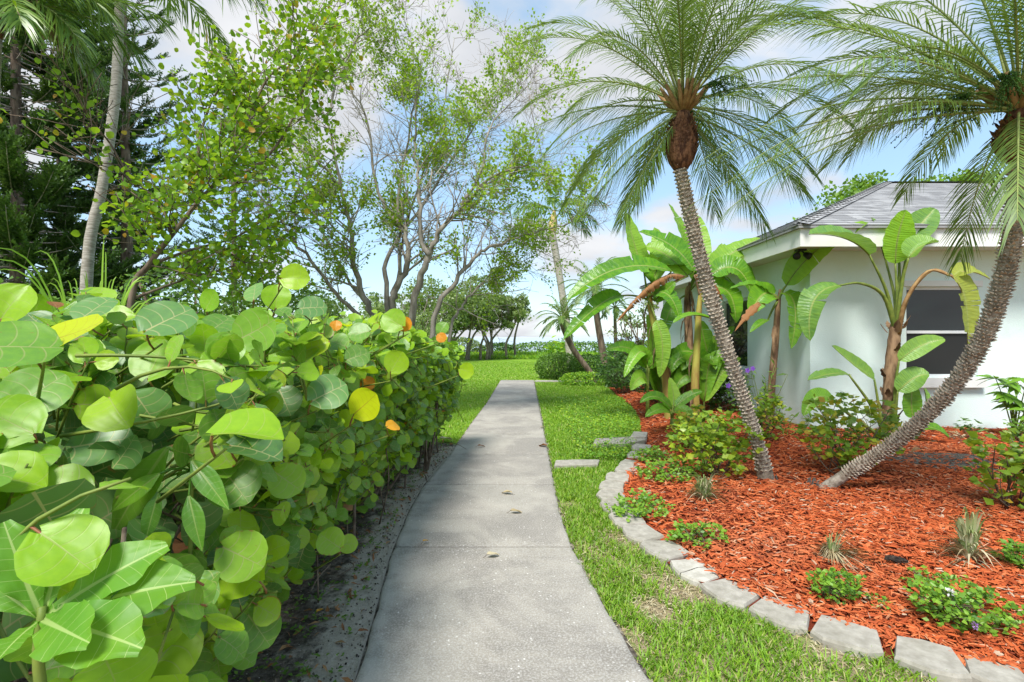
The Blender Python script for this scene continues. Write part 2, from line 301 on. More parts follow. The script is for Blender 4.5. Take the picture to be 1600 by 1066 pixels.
M['purple'] = leaf_mat('purple_petal', [(0, (0.20, 0.07, 0.5)), (1, (0.34, 0.14, 0.66))], (0.4, 0.2, 0.8), 0.3)
M['lilac'] = leaf_mat('lilac_petal', [(0, (0.45, 0.25, 0.62)), (1, (0.6, 0.4, 0.75))], (0.6, 0.4, 0.8), 0.3)
M['yellow_petal'] = leaf_mat('yellow_petal', [(0, (0.7, 0.6, 0.03)), (1, (0.8, 0.7, 0.05))], (0.8, 0.7, 0.05), 0.3)
M['white_petal'] = leaf_mat('white_petal', [(0, (0.7, 0.7, 0.68)), (1, (0.8, 0.8, 0.8))], (0.8, 0.8, 0.8), 0.3)
def patchy(mt, c, scale=1.6, amt=0.6):
    nt = mt.node_tree; b = NB(nt); pb = [x for x in nt.nodes if x.type == 'BSDF_PRINCIPLED'][0]; src = pb.inputs['Base Color'].links[0].from_socket
    nt.links.new(b.mix(b.m('MULTIPLY', b.sstep(b.noise(scale, b.pos(), 6, 0.65), 0.45, 0.65), amt), src, c), pb.inputs['Base Color'])
M['stem'] = plain('green_stem', (0.13, 0.19, 0.035), (0.22, 0.27, 0.05), 12, 0.55, 0.15)
M['hedge_stem'] = plain('hedge_stem', (0.07, 0.05, 0.035), (0.19, 0.15, 0.11), 14, 0.85, 0.4)
M['petiole'] = plain('red_petiole', (0.20, 0.17, 0.04), (0.28, 0.10, 0.05), 10, 0.5, 0.1)
M['bark_grey'] = plain('grey_bark', (0.17, 0.15, 0.12), (0.34, 0.31, 0.26), 9, 0.9, 0.5, 0.02, stretch=(1, 1, 0.3))
M['bark_brown'] = plain('brown_bark', (0.10, 0.07, 0.05), (0.24, 0.18, 0.13), 10, 0.9, 0.5, 0.02, stretch=(1, 1, 0.3))
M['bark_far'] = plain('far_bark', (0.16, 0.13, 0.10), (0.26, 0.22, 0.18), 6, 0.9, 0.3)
M['twig'] = plain('pale_twig', (0.26, 0.22, 0.18), (0.44, 0.40, 0.35), 12, 0.9, 0.2)
M['palm_trunk'] = plain('date_palm_trunk', (0.20, 0.16, 0.12), (0.44, 0.39, 0.32), 24, 0.9, 0.6, 0.02, detail=8)
M['palm_scar'] = plain('leaf_base_scar', (0.30, 0.24, 0.18), (0.60, 0.52, 0.42), 22, 0.9, 0.5, 0.01, detail=8, contrast=(0.3, 0.62))
patchy(M['palm_trunk'], (0.12, 0.09, 0.06), 5); patchy(M['palm_scar'], (0.17, 0.13, 0.09), 4, 0.7)
M['palm_fibre'] = plain('palm_fibre', (0.07, 0.03, 0.018), (0.27, 0.13, 0.07), 30, 0.95, 0.8, 0.02, stretch=(1, 1, 0.25))
M['rachis'] = plain('frond_rachis', (0.20, 0.26, 0.07), (0.32, 0.36, 0.12), 8, 0.5, 0.1)
M['boot'] = plain('orange_boot', (0.24, 0.13, 0.05), (0.38, 0.24, 0.10), 14, 0.7, 0.3)
M['queen_trunk'] = plain('queen_palm_trunk', (0.26, 0.23, 0.19), (0.46, 0.42, 0.37), 7, 0.9, 0.4, 0.02, stretch=(1, 1, 6))
M['crownshaft'] = plain('crownshaft', (0.55, 0.40, 0.14), (0.66, 0.52, 0.24), 5, 0.6, 0.2)
M['banana_stem'] = plain('banana_stem', (0.38, 0.36, 0.07), (0.28, 0.15, 0.05), 5, 0.6, 0.3, 0.01, stretch=(1, 1, 0.25))
M['banana_husk'] = plain('dry_sheath', (0.11, 0.06, 0.035), (0.33, 0.21, 0.12), 12, 0.85, 0.5, 0.01, stretch=(1, 1, 0.3))
M['root'] = plain('aerial_roots', (0.04, 0.035, 0.03), (0.16, 0.13, 0.11), 30, 0.95, 0.8, 0.02)
M['charred'] = plain('dark_bark_piece', (0.012, 0.010, 0.009), (0.06, 0.045, 0.035), 40, 0.9, 0.9, 0.02)
M['block'] = plain('edging_concrete', (0.28, 0.26, 0.22), (0.44, 0.415, 0.36), 18, 0.92, 0.4, 0.006, detail=9, contrast=(0.25, 0.75))
patchy(M['block'], (0.20, 0.185, 0.14), 5, 0.3)
M['white_trim'] = plain('white_trim', (0.72, 0.73, 0.71), (0.80, 0.80, 0.78), 2, 0.5, 0.03)
M['soffit'] = plain('soffit', (0.60, 0.61, 0.58), (0.68, 0.68, 0.65), 3, 0.7, 0.05)
M['alu'] = plain('window_frame', (0.62, 0.64, 0.65), (0.70, 0.71, 0.72), 3, 0.35, 0.0, spec=0.5)
M['black'] = plain('black_metal', (0.012, 0.012, 0.012), (0.03, 0.03, 0.03), 10, 0.45, 0.1)
M['shingle'] = None
def special_materials():
    # stucco
    mt, nt, out = nodes('mint_stucco'); b = NB(nt); p = b.pos()
    n = b.noise(1.2, p, 5); n2 = b.noise(60, p, 4)
    col = b.mix(b.sstep(n, 0.3, 0.7), (0.68, 0.82, 0.79), (0.74, 0.86, 0.83))
    col = b.mix(b.m('MULTIPLY', b.sstep(b.noise(3.0, p, 6), 0.62, 0.8), 0.25), col, (0.45, 0.5, 0.47))
    sz = b.n('ShaderNodeSeparateXYZ'); nt.links.new(p, sz.inputs[0]); dirt = b.sstep(b.m('ADD', b.m('MULTIPLY', sz.outputs[2], -2.2), b.noise(4.0, p, 6, 0.65)), 0.05, 0.5)
    col = b.mix(b.m('MULTIPLY', dirt, 0.35), col, (0.40, 0.36, 0.30))
    b.pbr(out, col, 0.85, 0.25, b.bump(n2, 0.5, 0.01)); M['stucco'] = mt
    # shingle: per-piece grey
    mt, nt, out = nodes('roof_shingle'); b = NB(nt)
    rnd = b.m('FRACT', b.m('ADD', b.attr('tint'), b.n('ShaderNodeObjectInfo').outputs['Random'])); p = b.pos()
    col = b.ramp(rnd, [(0, (0.24, 0.24, 0.245)), (0.5, (0.33, 0.33, 0.335)), (1, (0.44, 0.44, 0.44))])
    g = b.noise(160, p, 3); col = b.mix(b.m('MULTIPLY', g, 0.4), col, (0.2, 0.2, 0.2)); b.pbr(out, col, 0.95, 0.15, b.bump(g, 0.4, 0.004)); M['shingle'] = mt
    # window glass: dark room behind
    for nm, c, ro, sp in (('glass', (0.012, 0.018, 0.018), 0.04, 0.6), ('screen', (0.022, 0.022, 0.022), 0.42, 0.3)):
        mt, nt, out = nodes('window_' + nm); b = NB(nt); b.pbr(out, c, ro, sp); M[nm] = mt
    # lawn ground
    mt, nt, out = nodes('lawn_ground'); b = NB(nt); p = b.pos()
    n = b.noise(0.5, p, 5); n2 = b.noise(7, p, 6, 0.7); n3 = b.noise(90, p, 3)
    g = b.mix(b.sstep(n, 0.35, 0.65), (0.17, 0.32, 0.025), (0.25, 0.40, 0.035)); g = b.mix(b.m('MULTIPLY', b.sstep(n2, 0.35, 0.7), 0.5), g, (0.13, 0.27, 0.02))
    g = b.mix(b.m('MULTIPLY', n3, 0.35), g, (0.07, 0.15, 0.015))
    yy = b.n('ShaderNodeSeparateXYZ'); nt.links.new(p, yy.inputs[0])
    dry = b.m('MULTIPLY', b.sstep(b.noise(2.6, p, 5, 0.6), 0.28, 0.5), b.m('SUBTRACT', 1.0, b.sstep(yy.outputs[1], 4.0, 6.5)))
    thatch = b.mix(b.noise(70, p, 3), (0.16, 0.12, 0.07), (0.46, 0.38, 0.25))
    g = b.mix(dry, g, thatch); b.pbr(out, g, 0.95, 0.1, b.bump(b.m('ADD', n3, n2), 0.6, 0.03)); M['lawn'] = mt
    # concrete walk
    mt, nt, out = nodes('shell_concrete'); b = NB(nt); p = b.pos()
    base = b.mix(b.noise(3.5, p, 7, 0.62), (0.235, 0.214, 0.18), (0.445, 0.412, 0.352))
    stain = b.sstep(b.noise(1.15, p, 7, 0.65, dist=0.6), 0.42, 0.60); base = b.mix(b.m('MULTIPLY', stain, 0.75), base, (0.19, 0.172, 0.15)); base = b.mix(b.m('MULTIPLY', b.sstep(b.noise(13, p, 7, 0.7), 0.5, 0.75), 0.4), base, (0.17, 0.16, 0.14))
    fine = b.noise(95, p, 5, 0.75); base = b.mix(b.m('MULTIPLY', b.sstep(fine, 0.42, 0.66), 0.55), base, (0.56, 0.545, 0.51)); base = b.mix(b.m('MULTIPLY', b.sstep(b.noise(150, p, 3), 0.55, 0.7), 0.35), base, (0.16, 0.15, 0.14))
    vo = b.n('ShaderNodeTexVoronoi'); vo.inputs['Scale'].default_value = 30; nt.links.new(p, vo.inputs['Vector'])
    big = b.sstep(b.noise(2.0, p, 3), 0.4, 0.62)
    sz = b.n('ShaderNodeSeparateXYZ'); nt.links.new(vo.outputs['Color'], sz.inputs[0])
    shell = b.m('MULTIPLY', b.m('SUBTRACT', 1.0, b.sstep(vo.outputs['Distance'], 0.10, 0.20)), b.m('GREATER_THAN', sz.outputs[0], 0.62))
    base = b.mix(b.m('MULTIPLY', shell, b.m('ADD', 0.3, b.m('MULTIPLY', big, 0.6))), base, (0.75, 0.73, 0.69))
    sand = b.m('MULTIPLY', b.attr('tint'), b.sstep(b.noise(6, p, 5), 0.3, 0.6))
    base = b.mix(b.m('MULTIPLY', sand, 0.75), base, (0.52, 0.49, 0.44))
    pit = b.sstep(b.noise(70, p, 2), 0.72, 0.78); base = b.mix(b.m('MULTIPLY', pit, 0.5), base, (0.13, 0.12, 0.11))
    b.pbr(out, base, 0.92, 0.2, b.bump(fine, 0.35, 0.005)); M['concrete'] = mt
    # dark sandy soil
    mt, nt, out = nodes('sandy_soil'); b = NB(nt); p = b.pos()
    n = b.noise(26, p, 8, 0.7); s = b.mix(b.sstep(n, 0.35, 0.68), (0.045, 0.037, 0.03), (0.20, 0.17, 0.14))
    sandm = b.sstep(b.m('ADD', b.m('MULTIPLY', b.attr('tint'), 0.7), b.m('MULTIPLY', b.noise(6, p, 7, 0.7), 1.0)), 0.78, 0.98)
    s = b.mix(sandm, s, b.mix(b.noise(60, p, 4), (0.30, 0.27, 0.225), (0.58, 0.53, 0.45)))
    vo = b.n('ShaderNodeTexVoronoi'); vo.inputs['Scale'].default_value = 60; nt.links.new(p, vo.inputs['Vector'])
    sz = b.n('ShaderNodeSeparateXYZ'); nt.links.new(vo.outputs['Color'], sz.inputs[0])
    peb = b.m('MULTIPLY', b.m('SUBTRACT', 1.0, b.sstep(vo.outputs['Distance'], 0.15, 0.3)), b.m('GREATER_THAN', sz.outputs[1], 0.9)); s = b.mix(peb, s, (0.5, 0.48, 0.44))
    b.pbr(out, s, 0.95, 0.15, b.bump(n, 0.9, 0.03)); M['soil'] = mt
    # mulch sheet and chips
    mt, nt, out = nodes('mulch_base'); b = NB(nt); p = b.pos(); n = b.noise(55, p, 5, 0.7)
    b.pbr(out, b.mix(n, (0.10, 0.02, 0.010), (0.36, 0.07, 0.03)), 0.95, 0.1, b.bump(n, 1.0, 0.03)); M['mulch'] = mt
    mt, nt, out = nodes('mulch_chip'); b = NB(nt)
    col = b.ramp(b.attr('tint'), [(0, (0.16, 0.035, 0.018)), (0.2, (0.36, 0.07, 0.022)), (0.6, (0.56, 0.125, 0.036)), (0.88, (0.66, 0.21, 0.08)), (0.94, (0.58, 0.30, 0.17)), (1, (0.55, 0.42, 0.30))])
    n = b.noise(40, b.pos(), 4); col = b.mix(b.m('MULTIPLY', n, 0.3), col, (0.22, 0.05, 0.025)); fade = b.sstep(b.noise(0.9, b.pos(), 5, 0.6), 0.46, 0.7); col = b.mix(b.m('MULTIPLY', fade, 0.28), col, (0.34, 0.14, 0.08)); b.pbr(out, col, 0.9, 0.15); M['chip'] = mt
    # water
    mt, nt, out = nodes('bay_water'); b = NB(nt); p = b.pos(); w = b.noise(0.6, p, 4)
    b.pbr(out, (0.42, 0.50, 0.55), 0.45, 0.5, b.bump(w, 0.3, 0.2)); M['water'] = mt
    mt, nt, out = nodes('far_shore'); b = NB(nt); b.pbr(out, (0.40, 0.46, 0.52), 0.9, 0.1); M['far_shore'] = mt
special_materials()
# ---------------------------------------------------------------- ground, water, walk
def lerp_tab(tab):
    a = np.array(sorted(tab)); return lambda y: np.interp(y, a[:, 0], a[:, 1])
walk_l = lerp_tab([(0.2, -0.60), (2.23, -0.67), (2.78, -0.73), (3.5, -0.82), (4.4, -0.875), (5.15, -0.88), (6.47, -0.78), (9.2, -0.68), (11.7, -0.56), (17.9, -0.38)])
walk_r = lerp_tab([(0.2, 0.70), (2.0, 0.61), (2.26, 0.58), (2.78, 0.51), (3.39, 0.44), (3.7, 0.415), (4.32, 0.40), (5.53, 0.43), (9.2, 0.53), (17.9, 0.76)])
bed_l = lerp_tab([(1.7, 4.2), (1.95, 3.1), (2.12, 2.45), (2.22, 2.13), (2.3, 1.90), (2.48, 1.63), (2.68, 1.38), (2.92, 1.19), (3.2, 1.07), (3.53, 0.97), (4.1, 0.86), (4.75, 0.86), (5.4, 1.04), (6.0, 1.3), (6.8, 1.62), (7.7, 1.95), (9.45, 2.36), (11.2, 2.6), (13.8, 2.76), (15.5, 2.9)])
def bed_z(x, y):
    d = np.clip((x - bed_l(y) - 0.14) / 1.2, 0, 1); return 0.012 + 0.09 * d * (2 - d) + 0.012 * np.sin(x * 3.1 + y * 1.7) + 0.01 * np.sin(x * 1.3 - y * 4.1)
g = G()
ys = [-30, 54, 58, 62, 5000]; zs = [0, 0, -0.5, -1.6, -1.7]; xs = [-3000, -60, 60, 3000]
v = [(x, y, z) for y, z in zip(ys, zs) for x in xs]
g.add(v, [(r * 4 + c, r * 4 + c + 1, r * 4 + c + 5, r * 4 + c + 4) for r in range(4) for c in range(3)])
g.build('ground', M['lawn'], kind='structure', smooth=False)
g = G(); g.add([(-3000, 56, -0.7), (3000, 56, -0.7), (3000, 4900, -0.7), (-3000, 4900, -0.7)], [(0, 1, 2, 3)]); g.build('water', M['water'], kind='structure')
g = G()
xx = np.linspace(-2800, 2800, 120); hh = 6 + 5 * rng.random(120)
top = np.stack([xx, np.full(120, 3600), hh], -1); bot = np.stack([xx, np.full(120, 3560), np.full(120, -1.0)], -1); back = np.stack([xx, np.full(120, 3700), np.full(120, -1.0)], -1)
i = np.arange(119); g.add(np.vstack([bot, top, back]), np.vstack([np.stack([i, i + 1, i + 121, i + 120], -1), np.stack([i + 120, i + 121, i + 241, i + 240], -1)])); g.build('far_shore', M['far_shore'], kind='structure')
# concrete walk: a bed with one slab between each pair of joints
g = G(); Y = np.linspace(0.2, 17.9, 60)
v = np.vstack([np.stack([walk_l(Y) - 0.03, Y, np.full(60, 0.006)], -1), np.stack([walk_r(Y) + 0.03, Y, np.full(60, 0.006)], -1)])
i = np.arange(59); g.add(v, np.stack([i, i + 60, i + 61, i + 1], -1))
walk = g.build('path', M['soil'], kind='structure')
joints = [0.2, 2.05, 3.61, 5.15, 6.47, 7.85, 9.2, 10.45, 11.7, 13.2, 14.7, 16.2, 17.9]
for k in range(len(joints) - 1):
    g = G(); a, c = joints[k] + 0.005, joints[k + 1] - 0.005; Y = np.linspace(a, c, 14); U = np.array([0, 0.006, 0.03, 0.1, 0.25, 0.5, 0.75, 0.97, 0.994, 1]); zt = 0.030 + 0.003 * rng.random()
    P = []; tn = []
    for n_, y in enumerate(Y):
        l, r = walk_l(y), walk_r(y); ev = 0.006 if n_ in (0, 13) else 0
        for u in U:
            jit = 0.006 * math.sin(y * 37 + u * 3) if u in (0, 1) else 0
            P.append((l + (r - l) * u + jit, y, zt - (0.008 if u in (0, 1) else 0) - ev)); tn.append(max(0, 1 - u / 0.22) if y < 7 else 0)
    nu = len(U); i = np.arange(13)[:, None] * nu; j = np.arange(nu - 1)[None]
    q = np.stack([i + j, i + j + 1, i + j + nu + 1, i + j + nu], -1).reshape(-1, 4)
    g.add(P, q, c=np.array(tn))
    # skirts down to the ground
    P = np.array(P).reshape(14, nu, 3); ring = np.vstack([P[0], P[1:, -1], P[-1, ::-1][1:], P[1:-1, 0][::-1]]); low = ring.copy(); low[:, 2] = 0.0
    n_ = len(ring); i = np.arange(n_); g.add(np.vstack([ring, low]), np.stack([i, i + n_, (i + 1) % n_ + n_, (i + 1) % n_], -1), c=0.0)
    g.build('slab', M['concrete'], walk)
g = G(); Yb = [17.25, 17.75]
box(g, 0.80, 6.5, 17.3, 17.75, 0.0, 0.03); g.build('side_walk', M['concrete'], kind='structure', smooth=False)
# sandy soil under the hedge beside the walk
g = G(); NY, NX = 120, 60; Y = np.linspace(0.2, 8.0, NY); P = []; tn = []
for y in Y:
    r = walk_l(y) - 0.012 - (max(0, y - 7.1) * 1.6); l = -6.5
    t = np.linspace(0, 1, NX)**1.8; x = r - (r - l) * t
    z = 0.010 + 0.012 * rng.random(NX) + 0.03 * np.clip(t * 6, 0, 1) * (0.5 + 0.5 * np.sin(x * 7 + y * 5)); z[0] = 0.012
    P.append(np.stack([x, np.full(NX, y), z], -1)); tn.append(np.clip(1 - (r - x) / 0.55, 0, 1) * (1 if y < 7 else 0.4))
i = np.arange(NY - 1)[:, None] * NX; j = np.arange(NX - 1)[None]
g.add(np.vstack(P), np.stack([i + j, i + j + NX, i + j + NX + 1, i + j + 1], -1).reshape(-1, 4), c=np.concatenate(tn)); soil = g.build('soil', M['soil'], kind='structure')
# soil crumbs, twigs and leaf litter
g = G(); n = 2600; y = rng.uniform(0.9, 7.0, n); x = walk_l(y) - 0.02 - rng.random(n)**1.3 * 0.9; s = rng.uniform(0.002, 0.007, n) * np.where(rng.random(n) < 0.08, 2, 1)
oct_v = np.array([(1, 0, 0), (-1, 0, 0), (0, 1, 0), (0, -1, 0), (0, 0, 1), (0, 0, -1.)]); oct_t = np.array([(0, 2, 4), (2, 1, 4), (1, 3, 4), (3, 0, 4), (2, 0, 5), (1, 2, 5), (3, 1, 5), (0, 3, 5)])
Mx = frames(rng.normal(size=(n, 3)), rng.normal(size=(n, 3))) * s[:, None, None]
g.inst((oct_v, None, oct_t, np.zeros((6, 3))), Mx, np.stack([x, y, 0.02 + s * 0.3], -1)); g.build('soil_crumbs', plain('soil_crumb', (0.03, 0.025, 0.02), (0.2, 0.18, 0.15), 30, 0.95, 0), kind='stuff', smooth=False)
g = G(); n = 900; y = rng.uniform(0.9, 7.2, n); x = walk_l(y) - 0.05 - rng.random(n) * 1.3; s = rng.uniform(0.03, 0.09, n)
dr = np.stack([rng.normal(size=n), rng.normal(size=n), rng.normal(size=n) * 0.15], -1)
g.inst(NARROW, frames(dr, np.tile([0, 0, 1.], (n, 1)) + rng.normal(size=(n, 3)) * 0.3) * s[:, None, None], np.stack([x, y, np.full(n, 0.035)], -1)); g.build('leaf_litter', M['seagrape_brown'], kind='stuff')
# red mulch bed
g = G(); NY, NX = 140, 50; Y = np.concatenate([np.linspace(1.7, 7.9, 95), np.linspace(7.95, 15.4, 45)]); P = []
for y in Y:
    x = np.linspace(bed_l(y), 9.5 if y <= 7.9 else 4.6, NX); P.append(np.stack([x, np.full(NX, y), bed_z(x, y) + 0.012 * rng.random(NX)], -1))
i = np.arange(NY - 1)[:, None] * NX; j = np.arange(NX - 1)[None]
g.add(np.vstack(P), np.stack([i + j, i + j + 1, i + j + NX + 1, i + j + NX], -1).reshape(-1, 4)); g.build('mulch_bed', M['mulch'], kind='structure')
chip_v = np.array([(-.5, -.30, -.12), (-.42, .36, -.12), (-.46, .05, .16), (.5, -.22, -.14), (.40, .40, -.12), (.44, .02, .12), (0, -.5, -.05), (.04, .5, -.05), (0, 0, .2)])   # a split sliver of bark
chip_q = np.array([(0, 6, 8, 2), (6, 3, 5, 8), (1, 2, 8, 7), (7, 8, 5, 4)]); chip_t = np.array([(0, 2, 1), (3, 4, 5)])
def chips(n, y0, y1, smin, smax, xmax=9.5):
    y = y0 + (y1 - y0) * rng.random(n)**1.25; lo = bed_l(y) + np.where(y < 7.2, 0.15, 0.02); hi = np.where(y <= 7.8, np.minimum(xmax, y * 1.25 + 1.3), 4.5); x = lo + (hi - lo) * rng.random(n)
    s = rng.uniform(smin, smax, n)**1.0; a = rng.random(n) * 6.283
    dr = np.stack([np.cos(a), np.sin(a), rng.normal(size=n) * 0.22], -1); up = np.tile([0, 0, 1.], (n, 1)) + rng.normal(size=(n, 3)) * 0.35
    Mx = frames(up, dr); Mx = np.stack([nrm(dr) * s[:, None], np.cross(up, nrm(dr)) * (s * rng.uniform(0.10, 0.28, n))[:, None], nrm(up) * (s * 0.35)[:, None]], -1)
    return Mx, np.stack([x, y, bed_z(x, y) + 0.014 + 0.022 * rng.random(n)], -1), np.clip(rng.beta(2.2, 2.0, n) + np.where(rng.random(n) < 0.05, 0.5, 0), 0, 1)
g = G()
for args in ((40000, 1.9, 4.6, 0.018, 0.075), (20000, 4.6, 7.9, 0.028, 0.09), (5000, 7.9, 15.3, 0.04, 0.10)):
    Mx, P, c = chips(*args); g.inst((chip_v, chip_q, chip_t, np.zeros((9, 3))), Mx, P, c)
g.build('mulch_chips', M['chip'], kind='stuff', smooth=False)
# dark watering ring round the traveller plant
g = G(); c0 = gnd(1475, 722, 0.1); ang = np.linspace(0, 6.283, 28, endpoint=False)
ring = [np.stack([c0[0] + r * 0.62 * np.cos(ang) * (1 + 0.12 * np.sin(3 * ang)), c0[1] + r * 0.42 * np.sin(ang), np.full(28, 0)], -1) for r in (1, 0.66, 0.33)]
P = np.vstack(ring + [c0[None]]); P[:, 2] = bed_z(P[:, 0], P[:, 1]) + 0.026 + 0.008 * rng.random(len(P)); P[:28, 2] -= 0.02
i = np.arange(28); g.add(P, np.vstack([np.stack([i + a, (i + 1) % 28 + a, (i + 1) % 28 + a + 28, i + a + 28], -1) for a in (0, 28)]), np.stack([i + 56, (i + 1) % 28 + 56, np.full(28, 84)], -1), c=0.0); g.build('soil_ring', M['soil'], kind='structure')
# ---------------------------------------------------------------- edging blocks and pavers
def block_mesh(w, d, h, seed, split=None):
    r = np.random.default_rng(seed); g = G()
    front = [(-w / 2 + 0.01, 0), (-w * 0.28, -0.035), (0, -0.045), (w * 0.28, -0.035), (w / 2 - 0.01, 0)]; back = [(w * 0.36, d), (0, d + 0.005), (-w * 0.36, d)]
    out = np.array(front + back) + r.normal(size=(8, 2)) * 0.007
    n = 8; ring = lambda s, z: np.stack([out[:, 0] * s, out[:, 1] * s + (1 - s) * d * 0.4, np.full(n, z)], -1)
    P = np.vstack([ring(1.0, 0), ring(1.0, h - 0.015), ring(0.955, h), [[0, d * 0.4, h + 0.003]]]); P[8:24, 2] += r.normal(size=16) * 0.0012
    i = np.arange(n); q = np.vstack([np.stack([i + a, (i + 1) % n + a, (i + 1) % n + a + n, i + a + n], -1) for a in (0, 8)]); g.add(P, q, np.stack([i + 16, (i + 1) % n + 16, np.full(n, 24)], -1)); return g
blocks = [(1690, 1092), (1572, 1062), (1455, 1038), (1322, 1000), (1212, 962), (1128, 928), (1073, 891), (1022, 858), (987, 833), (964, 810), (948, 789), (940, 772), (943, 757), (952, 743), (967, 731), (975, 721), (984, 709), (992, 697)]
bp = np.array([gnd(px, py, 0.05) for px, py in blocks]); tn = np.gradient(bp, axis=0)
for k, (p, t) in enumerate(zip(bp, tn)):
    t = t / np.hypot(t[0], t[1]); sp = np.linalg.norm(tn[k]); w = min(0.38, max(0.2, sp * 1.03)); z0 = 0.0
    g = block_mesh(w, 0.2, 0.042 + 0.010 * rng.random(), 40 + k); ang = math.atan2(-t[1], -t[0]) + rng.normal() * 0.05
    nrm_side = np.array([-math.sin(ang), math.cos(ang)])
    if nrm_side[0] < 0 and p[1] > 3: pass
    nth = ['', 'next to', 'second from', 'third from', 'fourth from', 'fifth from', 'sixth from', 'seventh from', 'eighth from', 'ninth from', 'tenth from', 'eleventh from'][abs(k - 6)]
    lab, gr = 'grey concrete edging block %s the cracked one, %s the flat slabs' % (nth, 'towards' if k > 6 else 'away from'), 'edging blocks round the mulch bed'
    if k == 6: lab, gr = 'grey edging block cracked across its top beside the red mulch', 'edging blocks round the mulch bed'
    me = g.mesh('edging_block', M['block'], smooth=False); o = bpy.data.objects.new('edging_block', me)
    if k == 6:
        me.materials.clear()
        mt, nt, out = nodes('cracked_concrete'); b = NB(nt); tc = b.n('ShaderNodeTexCoord').outputs['Object']; sx = b.n('ShaderNodeSeparateXYZ'); nt.links.new(tc, sx.inputs[0])
        ln = b.m('ABSOLUTE', b.m('ADD', sx.outputs[0], b.m('MULTIPLY', b.m('SUBTRACT', b.noise(16, tc, 4), 0.5), 0.03))); n_ = b.noise(16, tc, 9)
        crack = b.m('SUBTRACT', 1.0, b.sstep(ln, 0.002, 0.005)); b.pbr(out, b.mix(crack, b.mix(b.sstep(n_, 0.25, 0.75), (0.36, 0.34, 0.29), (0.54, 0.52, 0.46)), (0.06, 0.05, 0.04)), 0.92, 0.2, b.bump(crack, -0.8, 0.01)); me.materials.append(mt)
    o.location = (p[0], p[1] - 0.0, z0); 
    # front (local -y) looks away from the bed
    fx = np.array([math.sin(ang), -math.cos(ang)]); 
    if fx[0] > 0 and p[1] > 3.0: ang += math.pi
    if p[1] <= 3.0 and fx[1] > 0: ang += math.pi
    o.rotation_euler = (0, rng.normal() * 0.015, ang); tag(link(o), lab, 'edging block', gr)
def slab(name, pts, h, label, cat):
    g = G(); out = np.array(pts); n = len(out); c = out.mean(0)
    ring = lambda s, z: np.stack([c[0] + (out[:, 0] - c[0]) * s, c[1] + (out[:, 1] - c[1]) * s, np.full(n, z)], -1)
    P = np.vstack([ring(1, 0), ring(1, h - 0.008), ring(0.96, h), [[c[0], c[1], h]]]); i = np.arange(n)
    g.add(P, np.vstack([np.stack([i + a, (i + 1) % n + a, (i + 1) % n + a + n, i + a + n], -1) for a in (0, n)]), np.stack([i + 2 * n, (i + 1) % n + 2 * n, np.full(n, 3 * n)], -1)); return g.solo(name, M['block'], (c[0], c[1], 0), label, cat, smooth=False)
def quad_px(pp, z): return [gnd(a, b, z)[:2] for a, b in pp]
slab('stepping_slab', quad_px([(866, 727), (934, 725), (937, 718), (900, 718), (868, 719)], 0.05), 0.05, 'narrow flat concrete slab sunk in the grass beside the sidewalk', 'paver')
slab('stepping_slab', quad_px([(927, 692), (975, 693), (1008, 687), (1011, 681), (930, 685)], 0.07), 0.07, 'long flat concrete slab at the far end of the edging block row', 'paver')
slab('stepping_slab', quad_px([(985, 682), (1010, 682), (1012, 675), (990, 674)], 0.1), 0.1, 'short raised concrete block behind the long flat slab by the mulch', 'paver')
# ---------------------------------------------------------------- grass
bl = np.array([(-0.5, 0, 0), (0.5, 0, 0), (-0.42, 0.5, 0.10), (0.42, 0.5, 0.10), (0, 1, -0.02)]); buv = np.zeros((5, 3)); buv[:, 1] = [0, 0, .5, .5, 1]
BLADE = (bl, np.array([(0, 1, 3, 2)]), np.array([(2, 3, 4)]), buv)
def hashn(x, y, s=1.0): return np.sin(x * 2.1 * s + 1.3) * np.cos(y * 1.7 * s + 0.4) + 0.6 * np.sin(x * 4.3 * s - y * 3.7 * s) + 0.4 * np.sin(x * 9.1 * s + y * 7.7 * s)
def blades(g, x, y, h, w, dry=None, lean=0.7, z=0.0):
    n = len(x); a = rng.random(n) * 6.283; up = rng.uniform(0.35, 1.0, n)
    dr = nrm(np.stack([np.cos(a) * lean, np.sin(a) * lean, up], -1)); N = np.stack([-np.cos(a), -np.sin(a), np.full(n, 0.6)], -1)
    Mx = frames(dr, N); Mx = np.stack([Mx[:, :, 0] * w[:, None], Mx[:, :, 1] * h[:, None], Mx[:, :, 2] * h[:, None]], -1)
    c = np.clip(rng.random(n) * 0.9, 0, 0.92)
    if dry is not None: c = np.where(rng.random(n) < dry, rng.uniform(0.94, 0.999, n), c)
    g.inst(BLADE, Mx, np.stack([x, y, np.full(n, z)], -1), c)
g = G()
def strip(n, y0, y1, fl, fr, h, w, dryf=0.06, patch=0.0):
    y = y0 + (y1 - y0) * rng.random(n); l, r = fl(y), fr(y); l = l - (np.abs(rng.normal(size=n)) * 0.9 if y0 > 6.9 and fl is not e_l else 0); x = l + (r - l) * rng.random(n)
    nz = hashn(x, y, 1.6); keep = rng.random(n) > patch * np.clip(nz - 0.1, 0, 1) * 1.1; x, y, nz = x[keep], y[keep], nz[keep]
    blades(g, x, y, rng.uniform(*h, len(x)), rng.uniform(*w, len(x)), np.clip(dryf + patch * 0.5 * np.clip(nz, 0, 1), 0, 0.9))
e_l = lambda y: walk_r(y) + 0.012 * np.abs(np.sin(y * 9)) + 0.006; e_r = lambda y: np.minimum(bed_l(y) - 0.03, y * 1.2 + 0.8)
strip(11000, 1.75, 3.0, e_l, e_r, (0.025, 0.075), (0.004, 0.009), 0.22, 1.25)
strip(11000, 3.0, 5.2, e_l, e_r, (0.03, 0.08), (0.004, 0.009), 0.12, 0.8)
